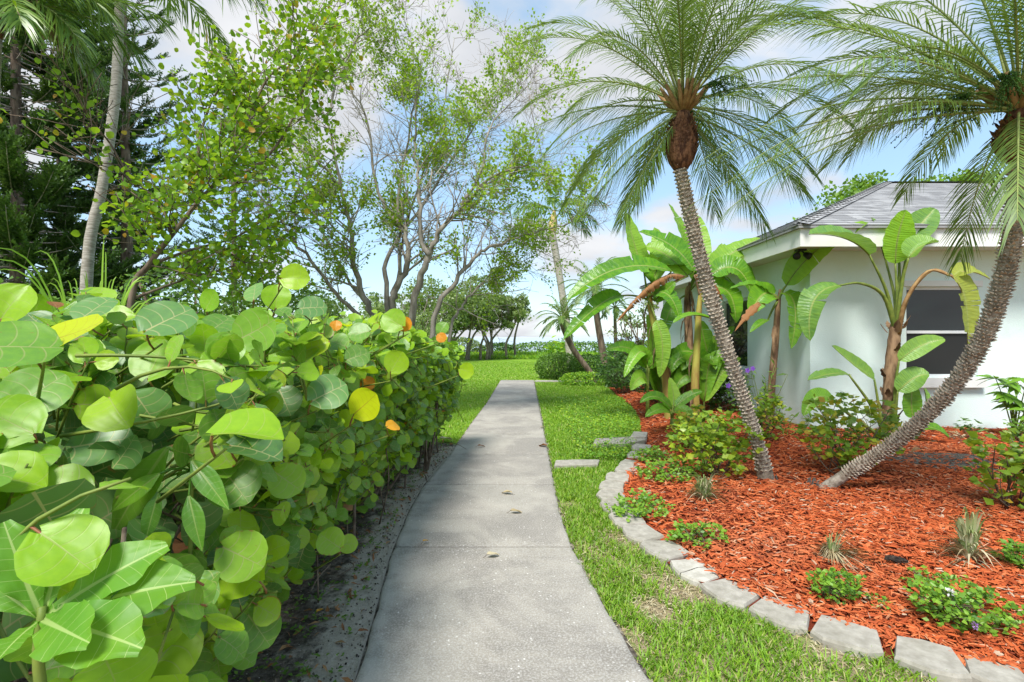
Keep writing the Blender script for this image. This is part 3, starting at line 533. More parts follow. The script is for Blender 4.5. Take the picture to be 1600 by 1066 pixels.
strip(16000, 5.2, 9.0, e_l, e_r, (0.03, 0.065), (0.006, 0.011), 0.02)
strip(16000, 9.0, 17.2, e_l, lambda y: bed_l(y) - 0.02, (0.03, 0.065), (0.009, 0.016), 0.01)
strip(15000, 7.0, 11.5, lambda y: np.full_like(y, -2.6), lambda y: walk_l(y) - 0.02 - np.clip(7.5 - y, 0, 1) * 0.6, (0.03, 0.07), (0.007, 0.012), 0.02)
strip(16000, 11.5, 18.2, lambda y: -0.2 * y, lambda y: walk_l(y) - 0.02, (0.03, 0.065), (0.010, 0.018), 0.01)
strip(24000, 18.0, 32, lambda y: -0.16 * y, lambda y: np.full_like(y, 4.2), (0.03, 0.06), (0.016, 0.03), 0.01)
g.build('lawn_grass', M['grass'], kind='stuff')
g = G(); n = 9000; y = rng.uniform(1.75, 4.6, n); l, r = e_l(y), e_r(y); x = l + (r - l) * rng.random(n); k = hashn(x, y, 1.6) + rng.normal(size=n) * .5 > 0.0; x, y = x[k], y[k]; n = len(x); a = rng.random(n) * 6.283
D = np.stack([np.cos(a), np.sin(a), rng.normal(size=n) * .25], -1); Mx = frames(D, np.tile([0, 0, 1.], (n, 1)) + .3 * rng.normal(size=(n, 3))); L_ = rng.uniform(.02, .06, n); Mx = np.stack([Mx[:, :, 0] * rng.uniform(.002, .006, n)[:, None], Mx[:, :, 1] * L_[:, None], Mx[:, :, 2] * L_[:, None]], -1); g.inst(BLADE, Mx, np.stack([x, y, rng.uniform(.006, .018, n)], -1)); g.build('dry_thatch', M['straw'], kind='stuff')
# darker clover-like ground cover in the strip beside the bed
g = G(); n = 5200; y = rng.uniform(6.2, 12.5, n); lo = walk_r(y) + 0.35; x = lo + (bed_l(y) - 0.02 - lo) * rng.random(n)**0.75
s = rng.uniform(0.025, 0.05, n); dr = rng.normal(size=(n, 3)); dr[:, 2] = np.abs(dr[:, 2]) * 0.5
g.inst(SMALLW, frames(dr, np.tile([0, 0, 1.], (n, 1)) + 0.3 * rng.normal(size=(n, 3))) * s[:, None, None], np.stack([x, y, rng.uniform(0.03, 0.09, n)], -1)); g.build('clover_ground_cover', M['bright_ground'], kind='stuff')
# soil weeds
g = G(); n = 420; y = rng.uniform(1.9, 7.3, n); x = walk_l(y) - 0.08 - rng.random(n) * 0.5; k = 4
X = np.repeat(x, k) + rng.normal(size=n * k) * 0.012; Yw = np.repeat(y, k) + rng.normal(size=n * k) * 0.012; s = rng.uniform(0.012, 0.03, n * k); dr = rng.normal(size=(n * k, 3)); dr[:, 2] = np.abs(dr[:, 2]) * 0.7
g.inst(SMALLW, frames(dr, np.tile([0, 0, 1.], (n * k, 1))) * s[:, None, None], np.stack([X, Yw, np.full(n * k, 0.035)], -1)); g.build('soil_weeds', M['hedge_leaf'], kind='stuff')
# ---------------------------------------------------------------- house
HX0, HX1, HY0, HY1, WT = 4.6, 14.8, 7.9, 15.6, 2.84
house = thing('house', (HX0, HY0, 0), 'pale mint stucco house with grey shingle hip roof and white fascia', 'house')
WX0, WX1, WZ0, WZ1 = 6.08, 7.19, 0.89, 2.29
g = G(); t = 0.2
box(g, HX0, WX0, HY0, HY0 + t, -0.1, WT); box(g, WX1, HX1, HY0, HY0 + t, -0.1, WT); box(g, WX0, WX1, HY0, HY0 + t, -0.1, WZ0); box(g, WX0, WX1, HY0, HY0 + t, WZ1, WT)
SY0, SY1 = 10.0, 11.2; a = HY0 + t
box(g, HX0, HX0 + t, a, SY0, -0.1, WT); box(g, HX0, HX0 + t, SY1, HY1, -0.1, WT); box(g, HX0, HX0 + t, SY0, SY1, -0.1, WZ0); box(g, HX0, HX0 + t, SY0, SY1, WZ1, WT)
box(g, HX0 + t, HX1, HY1 - t, HY1, -0.1, WT); box(g, HX1 - t, HX1, a, HY1 - t, -0.1, WT)
g.build('wall', M['stucco'], house, smooth=False)
# front window
g = G(); fw = 0.045; y0, y1 = HY0 + 0.05, HY0 + 0.12
box(g, WX0, WX0 + fw, y0, y1, WZ0, WZ1); box(g, WX1 - fw, WX1, y0, y1, WZ0, WZ1); box(g, WX0 + fw, WX1 - fw, y0, y1, WZ1 - fw, WZ1); box(g, WX0 + fw, WX1 - fw, y0, y1, WZ0, WZ0 + fw)
win = g.build('window', M['alu'], house, smooth=False); zm = 1.59
g = G(); box(g, WX0 + fw, WX1 - fw, y0 - 0.012, y1 - 0.01, zm - 0.022, zm + 0.022); g.build('meeting_rail', M['alu'], win, smooth=False)
g = G(); box(g, WX0 + fw, WX1 - fw, y0 + 0.03, y0 + 0.036, zm + 0.022, WZ1 - fw); g.build('pane', M['glass'], win, smooth=False)
g = G(); box(g, WX0 + fw, WX1 - fw, y0 + 0.02, y0 + 0.026, WZ0 + fw, zm - 0.022); g.build('insect_screen', M['screen'], win, smooth=False)
g = G(); box(g, WX0 - 0.06, WX1 + 0.06, HY0 - 0.08, HY0 + 0.05, WZ0 - 0.15, WZ0 - 0.002); g.build('sill', M['white_trim'], win, smooth=False)
g = G(); box(g, WX0 - 0.05, WX1 + 0.05, HY0 - 0.03, HY0 - 0.001, WZ1 + 0.003, WZ1 + 0.09); g.build('window_head', M['white_trim'], win, smooth=False)
# side window
g = G(); x0, x1 = HX0 + 0.05, HX0 + 0.12
box(g, x0, x1, SY0, SY0 + fw, WZ0, WZ1); box(g, x0, x1, SY1 - fw, SY1, WZ0, WZ1); box(g, x0, x1, SY0 + fw, SY1 - fw, WZ1 - fw, WZ1); box(g, x0, x1, SY0 + fw, SY1 - fw, WZ0, WZ0 + fw)
win2 = g.build('window', M['alu'], house, smooth=False)
g = G(); box(g, x0 + 0.03, x0 + 0.036, SY0 + fw, SY1 - fw, WZ0 + fw, WZ1 - fw); g.build('pane', M['glass'], win2, smooth=False)
g = G(); box(g, HX0 - 0.06, HX0 + 0.05, SY0 - 0.05, SY1 + 0.05, WZ0 - 0.12, WZ0 - 0.002); g.build('sill', M['white_trim'], win2, smooth=False)
# eaves and hip roof
EX0, EX1, EY0, EY1, EZ0, EZ1 = HX0 - 0.5, HX1 + 0.5, HY0 - 0.62, HY1 + 0.62, 2.80, 3.08
RY = (EY0 + EY1) / 2; run = RY - EY0; RZ = EZ1 + run * 0.44; RX0, RX1 = EX0 + run, EX1 - run
if RX1 < RX0: RX0 = RX1 = (EX0 + EX1) / 2
g = G(); ft = 0.03
box(g, EX0, EX1, EY0, EY0 + ft, EZ0, EZ1); box(g, EX0, EX0 + ft, EY0 + ft, EY1 - ft, EZ0, EZ1); box(g, EX0, EX1, EY1 - ft, EY1, EZ0, EZ1); box(g, EX1 - ft, EX1, EY0 + ft, EY1 - ft, EZ0, EZ1)
g.build('fascia', M['white_trim'], house, smooth=False)
g = G(); box(g, EX0 + ft, EX1 - ft, EY0 + ft, EY1 - ft, WT, WT + 0.02); g.build('soffit', M['soffit'], house, smooth=False)
g = G(); o_ = 0.05
c = [(EX0 - o_, EY0 - o_, EZ1 + 0.004), (EX1 + o_, EY0 - o_, EZ1 + 0.004), (EX1 + o_, EY1 + o_, EZ1 + 0.004), (EX0 - o_, EY1 + o_, EZ1 + 0.004), (RX0, RY, RZ), (RX1, RY, RZ)]
low = [(x, y, z - 0.03) for x, y, z in c[:4]]
g.add(c + low, [(0, 1, 5, 4), (2, 3, 4, 5), (0, 6, 7, 1), (1, 7, 8, 2), (2, 8, 9, 3), (3, 9, 6, 0), (6, 9, 8, 7)], [(1, 2, 5), (3, 0, 4)])
roof = g.build('roof', M['shingle'], house, smooth=False)
# shingles: front slope and left slope
sv = np.array([(-.5, 0, 0), (.5, 0, 0), (.5, 1, 0), (-.5, 1, 0), (-.5, 0, .9), (.5, 0, .9), (.5, 1, .25), (-.5, 1, .25)]); sq_ = np.array([(4, 5, 6, 7), (0, 1, 5, 4), (0, 4, 7, 3), (1, 2, 6, 5)])
def slope_pieces(O, A, U, length, slope_len, r0, r1):
    """pieces on a slope: O eave corner, A along the eave, U up the slope; r0,r1: how far each hip cuts in per metre of slope"""
    out = []; e = 0.145; k = 0; N_ = np.cross(A, U)
    while k * e < slope_len - e:
        s = k * e; a0, a1 = r0 * s, length - r1 * s; x = a0 + rng.uniform(-0.2, 0.0)
        while x < a1:
            w = rng.choice([0.17, 0.23, 0.3, 0.36]); xa, xb = max(x, a0), min(x + w - 0.006, a1)
            if xb - xa > 0.04: out.append((O + A * (xa + xb) / 2 + U * s + N_ * 0.006, np.stack([A * (xb - xa), U * (e * 1.12), N_ * 0.014], -1)))
            x += w
        k += 1
    return out
sl = math.hypot(run + o_, RZ - EZ1); Uf = nrm(np.array([0, run + o_, RZ - EZ1])); rr = (run + o_) / sl
front = slope_pieces(np.array(c[0]), np.array([1., 0, 0]), Uf, EX1 - EX0 + 2 * o_, sl, rr, rr)
left = slope_pieces(np.array(c[3]), np.array([0., -1, 0]), nrm(np.array([RX0 - EX0 + o_, 0, RZ - EZ1])), EY1 - EY0 + 2 * o_, sl, rr, rr)
SH = (sv, sq_, None, np.zeros((8, 3)))
def scr(p): return 800 + p[0] * F / p[1]
vis = [q for q in front if scr(q[0]) < 1600]; rest = [q for q in front if scr(q[0]) >= 1600] + left
vis.sort(key=lambda q: q[0][1]); solo, rest = vis[:300], vis[300:] + rest
gs = G(); gs.add(sv, sq_); sm = [gs.mesh('shingle', M['shingle'], smooth=False)]
from mathutils import Matrix
for p, mx in solo:
    o = bpy.data.objects.new('shingle', sm[0]); o.parent = roof; m4 = Matrix(mx.tolist()).to_4x4(); m4.translation = Vector(p - root_loc(roof)); o.matrix_local = m4; link(o)
g = G(); g.inst(SH, np.array([q[1] for q in rest]), np.array([q[0] for q in rest])); g.build('shingle_field', M['shingle'], roof, smooth=False, kind='stuff')
def cap_line(P0, P1, nm):
    g = G(); P0, P1 = np.array(P0), np.array(P1); L_ = np.linalg.norm(P1 - P0); T = (P1 - P0) / L_; S = nrm(np.cross(T, [0, 0, 1])); n = int(L_ / 0.2)
    for k in range(n):
        a_, b_ = P0 + T * (L_ * k / n), P0 + T * (L_ * (k + 1) / n + 0.05); up = np.array([0, 0, 0.03 + 0.012]); u2 = np.array([0, 0, 0.03]); dn = np.array([0, 0, -0.035])
        g.add([a_ - S * 0.13 + up + dn, a_ + up + 0.012, a_ + S * 0.13 + up + dn, b_ - S * 0.13 + u2 + dn, b_ + u2, b_ + S * 0.13 + u2 + dn], [(0, 1, 4, 3), (1, 2, 5, 4)], c=rng.random())
    g.build(nm, M['shingle'], roof, smooth=False)
cap_line(c[4], c[5], 'ridge_cap'); cap_line(c[0], c[4], 'hip_cap'); cap_line(c[3], c[4], 'hip_cap')
# flood light under the eave corner
fl = at(1251, 392, 7.75); flt = thing('flood_light', (fl[0], fl[1], WT), 'small black flood light under the house eave corner', 'flood light')
g = G(); box(g, fl[0] - .06, fl[0] + .06, fl[1] - .06, fl[1] + .06, WT - .03, WT - 0.001); g.build('mount_plate', M['black'], flt, smooth=False)
for sx in (-1, 1):
    g = G(); p0 = np.array([fl[0] + sx * .02, fl[1], WT - .03]); p1 = p0 + np.array([sx * .05, -.03, -.06]); tube(g, [p0, p1], 0.012, 6); T = np.array([sx * .5, -.7, -.5]); T /= np.linalg.norm(T)
    tube(g, [p1 - T * .04, p1 - T * .02, p1 + T * .05, p1 + T * .06], [.025, .04, .055, .055], 12); g.build('lamp_head', M['black'], flt)
# ---------------------------------------------------------------- palms
def frond(base, az, el, L, droop, n, ll, lw, hang=0.35, ang=0.75, start=0.16, vee=0.25, rr=0.014, twist=0.0, jit=0.08, fluff=0.0):
    """one feather frond: rachis tube (material 1) and two rows of leaflets (material 0)"""
    g = G(); K = 20; s = np.linspace(0, 1, K); d0 = np.array([math.cos(el) * math.cos(az), math.cos(el) * math.sin(az), math.sin(el)])
    D = nrm(d0[None] + np.array([0, 0, -1.])[None] * (droop * s**1.4)[:, None]); P = base + np.vstack([[0, 0, 0], np.cumsum((D[1:] + D[:-1]) / 2 * (L / (K - 1)), axis=0)])
    tube(g, P, rr * (1 - 0.85 * s), 5, 0.5, 1)
    side0 = nrm(np.cross(D, [0, 0, 1.]) + 1e-6); upv = np.cross(side0, D)
    for sg in (-1, 1):
        t = np.sort(start + (0.995 - start) * (np.arange(n) + rng.random(n) * 0.5) / n)
        ix = t * (K - 1); i0 = np.minimum(ix.astype(int), K - 2); f = (ix - i0)[:, None]
        p = P[i0] * (1 - f) + P[i0 + 1] * f; T = nrm(D[i0] * (1 - f) + D[i0 + 1] * f); S = side0[i0] * sg; U = upv[i0]
        tt = (t - start) / (1 - start); prof = np.clip(np.minimum(0.35 + tt * 3.2, 1.0), 0, 1) * np.clip(1.25 - 0.75 * tt**2.2, 0.3, 1)
        l = ll * prof * rng.uniform(0.9, 1.08, n); a = ang + 0.45 * tt + rng.normal(size=n) * jit
        v_ = vee + fluff * rng.normal(size=n)
        dl = nrm(S * np.cos(a)[:, None] * 1.0 + T * np.sin(a)[:, None] + U * v_[:, None])
        r = np.linspace(0, 1, 4); w = np.array([0.55, 1.0, 0.75, 0.04]) * lw / 2
        hg = hang * rng.uniform(0.7, 1.3, n)
        C = p[:, None] + dl[:, None] * (r[None, :, None] * l[:, None, None]); C[:, :, 2] -= (hg * l)[:, None] * r[None]**2 
        B = nrm(np.cross(dl, np.cross(dl, T) + 0.6 * U)); 
        B = nrm(T - dl * (T * dl).sum(1)[:, None])
        V = np.stack([C - B[:, None] * w[None, :, None], C + B[:, None] * w[None, :, None]], 2)
        q = np.array([(2 * k, 2 * k + 1, 2 * k + 3, 2 * k + 2) for k in range(3)])
        off = (np.arange(n) * 8)[:, None, None]; g.add(V.reshape(-1, 3), (q[None] + off).reshape(-1, 4), c=np.repeat(np.clip(0.5 + 0.25 * rng.normal(size=n), 0, 0.99), 8), uv=np.tile(np.array([(0, k // 2 / 3, 0) for k in range(8)], float), (n, 1)))
    return g
def scars(P, rad, step, per, size, out_tilt, thick=0.35, jitter=0.2):
    """rows of old leaf-base stubs spiralling up a trunk (one joined part)"""
    g = G(); P = np.asarray(P); T = nrm(np.gradient(P, axis=0)); L = np.concatenate([[0], np.cumsum(np.linalg.norm(np.diff(P, axis=0), axis=1))])
    n = int(L[-1] / step); v = np.array([(-.5, 0, 0), (.5, 0, 0), (-.38, .55, .12), (.38, .55, .12), (-.12, 1, .05), (.12, 1, .05), (-.4, .1, -.5), (.4, .1, -.5), (0, .75, -.28)]); q = np.array([(0, 1, 3, 2), (2, 3, 5, 4), (6, 8, 1, 0)]); t = np.array([(6, 7, 8), (1, 8, 7), (4, 5, 8), (2, 4, 8), (3, 8, 5), (0, 2, 8), (1, 8, 3)])
    pos = []; mats = []
    for k in range(n):
        l = L[-1] * (k + 0.5) / n; p = np.array([np.interp(l, L, P[:, a]) for a in range(3)]); tt = nrm(np.array([np.interp(l, L, T[:, a]) for a in range(3)])); r = np.interp(l, L, rad)
        A = nrm(np.cross(tt, [0.3, 1, 0.1])); B = np.cross(tt, A)
        for j in range(per):
            th = (j + 0.5 * (k % 2)) / per * 6.283 + k * 0.13 + rng.normal() * 0.10; o_ = A * math.cos(th) + B * math.sin(th); sd = np.cross(tt, o_)
            d_ = nrm(o_ * math.cos(out_tilt) + tt * math.sin(out_tilt)); w = 2 * math.pi * r / per * 1.02; sz = size * rng.uniform(1 - jitter, 1 + jitter)
            pos.append(p + o_ * r * 0.93); mats.append(np.stack([sd * w, d_ * sz, np.cross(sd, d_) * step * 1.1], -1))
    g.inst((v, q, t, np.zeros((9, 3))), np.array(mats), np.array(pos)); return g
def date_palm(pts, widths, crown, label, nf, L, ll, seed, scar, elmin=-35, extra=(), tilt=(0, 0)):
    global rng
    rng = np.random.default_rng(seed); P0 = np.array([at(*p) for p in pts]); Pc = catmull(P0, 6); wr = np.interp(np.linspace(0, 1, len(Pc)), np.linspace(0, 1, len(pts)), [w * p[2] / (2 * F) * stretch(p[0]) for w, p in zip(widths, pts)])
    base = Pc[0].copy(); t = thing('date_palm', (base[0], base[1], bed_z(base[0], base[1])), label, 'palm tree')
    low = Pc[0] - nrm(Pc[1] - Pc[0]) * 0.12; Pt = np.vstack([low, Pc]); rt = np.concatenate([[wr[0] * 1.05], wr]); rt = rt * (1 + 0.03 * np.sin(np.arange(len(rt)) * 2.1))
    g = G(); tube(g, Pt, rt, 16); g.build('trunk', M['palm_trunk'], t)
    scars(Pc[int(len(Pc) * scar[5]):], wr[int(len(Pc) * scar[5]):], *scar[:4], jitter=scar[4]).build('leaf_scars', M['palm_scar'], t, smooth=False, kind='stuff')
    # root flare
    g = G(); n = 70; th = rng.random(n) * 6.283
    for a in th:
        d_ = np.array([math.cos(a), math.sin(a), 0]); h = rng.uniform(0.05, 0.16); r0 = wr[0] * 0.8; p = base + d_ * r0; tube(g, [p + [0, 0, h], p + d_ * 0.025 + [0, 0, h * 0.4], base + d_ * (r0 + rng.uniform(0.03, 0.07)) + [0, 0, -0.03]], [0.006, 0.008, 0.006], 4)
    g.build('root_flare', M['root'], t)
    # fibrous head under the crown
    C = at(*crown); top = Pc[-1]; ax = nrm(C - top); hl = np.linalg.norm(C - top); s = np.linspace(0, 1, 10); r0 = wr[-1]
    prof = 1.38 * r0 * np.array([0.85, 1.45, 1.72, 1.82, 1.8, 1.65, 1.45, 1.2, 0.9, 0.5])
    g = G(); tube(g, top + ax * (s * hl * 1.05)[:, None], prof, 16); head = g.build('fibre_head', M['palm_fibre'], t)
    scars(top + ax * (s[1:8] * hl)[:, None], prof[1:8], 0.028, 13, 0.055, 1.15, jitter=0.5).build('dead_leaf_base', M['palm_fibre'], head, smooth=False, kind='stuff')
    for k in range(16):
        a = k * 2.4; d_ = np.array([math.cos(a), math.sin(a), 0.9]); p = C - ax * 0.02 + 0.5 * r0 * np.array([math.cos(a), math.sin(a), 0]); g = G(); tube(g, [p - d_ * 0.03, p + d_ * 0.12, p + d_ * 0.2 + [0, 0, .03]], [0.03, 0.022, 0.012], 6); g.build('leaf_boot', M['boot'], t)
    for k in range(nf):
        f = (k + 0.5) / nf; el = R(82 - (82 - elmin) * f**1.15) + rng.normal() * 0.06; az = k * 2.39996 + rng.normal() * 0.12
        if seed == 33 and math.cos(az) < -0.4 and el < R(22): el = R(24 + 20 * rng.random())
        if el < R(38) and math.sin(az) < -0.35: el = R(38 + 20 * rng.random()); 
        l = L * (0.82 + 0.25 * math.sin(math.pi * min(1, 0.25 + f))) * rng.uniform(0.92, 1.08)
        b_ = C + np.array([math.cos(az), math.sin(az), 0]) * 0.05 + ax * (0.12 * (1 - f) + 0.02)
        frond(b_, az, el, l, 0.8 + 0.65 * f + rng.normal() * 0.12, 50, ll, 0.0098, hang=0.5, vee=0.2, rr=0.010).build('frond', [M['palm'], M['rachis']], t)
    for az, el, l, dr in extra:
        frond(C - ax * 0.02, R(az), R(el), l, dr, 54, ll, 0.010, hang=0.62 if el < 30 else 0.5, vee=0.05, start=0.12, rr=0.010).build('frond', [M['palm'], M['rachis']], t)
    for az in ((168, 215, 250) if seed == 33 else (300, 60)):
        g = G(); o_ = np.array([math.cos(R(az)), math.sin(R(az)), 0]); p = C + ax * .02; q = p + o_ * .3 + np.array([0, 0, .10]); tube(g, bez(p, (p + q) / 2 + [0, 0, .08], q, 6), .008, 5)
        for k in range(30):
            e = q + o_ * rng.uniform(.05, .3) + rng.normal(size=3) * [.10, .10, .03] - [0, 0, rng.uniform(.05, .3)]; P = bez(q, (q + e) / 2 + o_ * .05 + [0, 0, .05], e, 6); tube(g, P, .0022, 3, cap=False); m = 22; i = rng.random(m); Q = np.array([np.interp(i, np.linspace(0, 1, 6), P[:, a]) for a in range(3)]).T + rng.normal(size=(m, 3)) * .006; g.inst((oct_v, None, oct_t, np.zeros((6, 3))), np.tile(np.eye(3) * .007, (m, 1, 1)), Q)
        g.build('fruit_cluster', M['dark_leaf'], t)
    return t, C
def finish_trunks():
    date_palm([(1200, 766, 5.0), (1186, 700, 4.98), (1152, 595, 4.95), (1112, 470, 4.9), (1080, 345, 4.87), (1063, 265, 4.85)], [32, 19, 19, 22, 21, 19], (1067, 172, 4.85),
              'date palm with slender scaly trunk leaning over the banana clump, rooted in red mulch', 50, 1.68, 0.29, 21, (0.036, 11, 0.022, 0.5, 0.5, 0.10), -22,
              [(195, -5, 1.7, 0.9), (185, 8, 1.65, 0.8), (200, -30, 1.5, 0.8), (200, -52, 1.25, 0.35), (340, -55, 1.2, 0.35), (350, -25, 1.4, 0.7), (160, -35, 1.4, .5), (15, -40, 1.4, .5)])
    date_palm([(1272, 774, 4.84), (1330, 736, 4.7), (1400, 690, 4.5), (1468, 628, 4.25), (1530, 540, 4.0), (1570, 430, 3.8), (1588, 320, 3.7), (1592, 252, 3.65)], [20, 20, 22, 25, 29, 33, 35, 33], (1592, 168, 3.6),
              'thick scaly date palm trunk bending up from the mulch across the house window', 46, 1.68, 0.30, 33, (0.026, 15, 0.027, 0.6, 0.55, 0.12), -22,
              [(178, 12, 2.35, 0.9), (184, -2, 2.3, 0.8), (192, 3, 2.3, 0.75), (181, 8, 2.1, 1.0), (200, 15, 2.3, 0.85), (170, 25, 2.2, 0.8), (225, -30, 1.5, 0.6), (186, 30, 2.2, 0.75), (258, -38, 1.35, 0.5), (160, 12, 2.2, 0.7), (176, 0, 2.4, 0.7), (172, 40, 2.2, 0.75)])
finish_trunks(); rng = np.random.default_rng(77)
def queen_palm(pts, widths, crown, label, fr, L, ll, lw, dead=(), shaft=None, nl=70, loc_z=0.0, mat='queen'):
    P0 = np.array([at(*p) for p in pts]); Pc = catmull(P0, 6); wr = np.interp(np.linspace(0, 1, len(Pc)), np.linspace(0, 1, len(pts)), [w * p[2] / (2 * F) * stretch(p[0]) for w, p in zip(widths, pts)])
    t = thing('queen_palm', (Pc[0][0], Pc[0][1], 0), label, 'palm tree'); g = G(); tube(g, Pc, wr * (1 + 0.02 * np.sin(np.arange(len(wr)) * 2.9)), 14); g.build('trunk', M['queen_trunk'], t); C = at(*crown)
    top = Pc[-1]; s = np.linspace(0, 1, 6)[:, None]; g = G(); tube(g, top * (1 - s) + C * s, wr[-1] * np.array([1.0, 1.25, 1.3, 1.1, 0.8, 0.4]), 12); g.build('crownshaft', M[shaft or 'palm_fibre'], t)
    for az, el, l, dr in fr: frond(C, R(az), R(el), l * L, dr, nl, ll, lw, hang=0.55, vee=0.1, ang=0.7, rr=0.02, fluff=0.25, jit=0.15).build('frond', [M[mat], M['rachis']], t)
    for az, el, l, dr in dead: frond(C, R(az), R(el), l * L, dr, nl, ll * 0.9, lw, hang=0.8, vee=0, ang=0.6, rr=0.022, fluff=0.4, jit=0.3).build('frond', [M['dead_frond'], M['dead_frond']], t)
    return t
ring = [(k * 137.5, 70 - k * 5.2, 1.0, 0.9 + 0.03 * k) for k in range(14)]
d_ = 10.5; queen_palm([(128, 640, d_), (138, 400, d_), (160, 290, d_), (180, 150, d_), (186, 30, d_), (188, -20, d_)], [22, 20, 18, 18, 16, 15], (190, -70, d_), 'queen palm with tall grey trunk rising in front of the dark pines', ring + [(-5, 25, 1.0, 1.25), (10, 10, 1.0, 1.1), (-25, 20, 1.0, 1.2), (200, 10, 0.95, 1.2), (225, 0, 1, 1.1), (-60, 5, .95, 1.2)], 2.9, 0.62, 0.028)
d_ = 6.0; queen_palm([(-30, 760, d_), (-22, 400, d_), (-14, 200, d_), (-8, 60, d_)], [30, 28, 26, 24], (-6, 5, d_), 'queen palm with brown hanging dead fronds and trunk cut by the picture edge', [(k * 137.5, 75 - k * 6, 0.8, 0.9) for k in range(9)] + [(5, 35, 0.62, 1.5), (30, 20, 0.7, 1.3), (-20, 30, .6, 1.4), (15, -10, .55, 1.4), (-10, 5, .6, 1.5), (-35, -5, .6, 1.3)], 2.2, 0.42, 0.022, dead=[(0, 18, 0.42, 1.9)])
d_ = 25; queen_palm([(895, 580, d_), (886, 510, d_), (874, 430, d_), (863, 365, d_)], [17, 12, 11, 11], (866, 330, d_), 'distant queen palm with smooth pale trunk and yellow crownshaft beyond the lawn', [(0, 15, 0.85, 1.5), (-15, 35, 1.0, 1.25), (20, 5, .8, 1.6), (180, 30, 1, 1.2), (150, 10, .9, 1.3), (210, 20, .9, 1.3), (90, 50, .9, 1.0), (270, 50, .9, 1.0), (120, 35, .9, 1.2), (300, 25, .9, 1.3)], 2.7, 0.62, 0.05, shaft='crownshaft', nl=46)
def dwarf_palm(pts, widths, crown, L, label, n=26):
    P0 = np.array([at(*p) for p in pts]); Pc = catmull(P0, 5); wr = np.interp(np.linspace(0, 1, len(Pc)), np.linspace(0, 1, len(pts)), [w * p[2] / (2 * F) * stretch(p[0]) for w, p in zip(widths, pts)])
    t = thing('dwarf_palm', (Pc[0][0], Pc[0][1], 0), label, 'palm tree'); g = G(); tube(g, np.vstack([Pc, at(*crown)[None]]), np.concatenate([wr, [wr[-1] * .8]]), 8); g.build('trunk', M['bark_brown'], t); C = at(*crown)
    for k in range(n):
        f = (k + .5) / n; frond(C, k * 2.4, R(75 - 100 * f), L * rng.uniform(.85, 1.1), 0.9 + 0.5 * f, 26, L * 0.24, 0.022, hang=0.4, rr=0.014).build('frond', [M['palm'], M['rachis']], t)
    return t
dwarf_palm([(935, 600, 17.0), (915, 572, 17.0), (895, 545, 17), (880, 512, 17)], [9, 9, 9, 9], (878, 497, 17), 1.0, 'small dwarf palm with thin curved dark trunk leaning over the clipped bush')
dwarf_palm([(946, 575, 18.5), (941, 545, 18.5), (934, 505, 18.5), (930, 470, 18.5)], [11, 11, 10, 10], (929, 452, 18.5), 1.4, 'dwarf palm with straight dark trunk between clipped bush and banana clump')
dwarf_palm([(962, 590, 19.5), (962, 540, 19.5), (961, 500, 19.5)], [6, 6, 5], (961, 480, 19.5), 0.9, 'slim dwarf palm half hidden behind the hanging brown banana leaf', 18)
# ---------------------------------------------------------------- trees
def grow(g, p, d, L, r, lvl, tips, spread=0.6, up=0.15, kids=(3, 5), shrink=0.62, seg=6, minr=0.004, sides=5, wob=0.13, c=0.4):
    P = [p]; dd = nrm(d)
    for k in range(seg):
        dd = nrm(dd + rng.normal(size=3) * wob + np.array([0, 0, up * 0.3])); P.append(P[-1] + dd * L / seg)
    P = np.array(P); rad = np.linspace(r, max(minr, r * 0.5), seg + 1); tube(g, P, rad, sides, c)
    if lvl <= 0: tips.append((P[-1], dd, P)); return
    for k in range(rng.integers(kids[0], kids[1] + 1)):
        f = rng.uniform(0.3, 1.0); i = min(seg, max(1, int(f * seg))); nd = nrm(P[i] - P[i - 1]); sd = nrm(np.cross(nd, rng.normal(size=3)))
        grow(g, P[i], nd * (1 - spread * 0.5) + sd * spread + np.array([0, 0, up]), L * shrink * rng.uniform(0.7, 1.2), max(minr, r * 0.5), lvl - 1, tips, spread, up, kids, shrink, max(3, seg - 1), minr, max(3, sides - 1), wob, c)
    tips.append((P[-1], dd, P))
def leaves_at(g, tips, per, spread, size, T, upb=0.5, prob=1.0, along=True):
    ps = []; ds = []
    for p, d, P in tips:
        if rng.random() > prob: continue
        n = max(1, int(per * rng.uniform(0.5, 1.5)))
        if along:
            i = rng.integers(max(0, len(P) - 4), len(P), n); b = P[i]
        else: b = np.tile(p, (n, 1))
        ps.append(b + rng.normal(size=(n, 3)) * spread); ds.append(rng.normal(size=(n, 3)) + d)
    if not ps: return
    ps = np.vstack(ps); ds = np.vstack(ds); n = len(ps); N = rng.normal(size=(n, 3)) * 0.6 + np.array([0, 0, upb])
    g.inst(T, frames(ds, N) * rng.uniform(size[0], size[1], n)[:, None, None], ps)
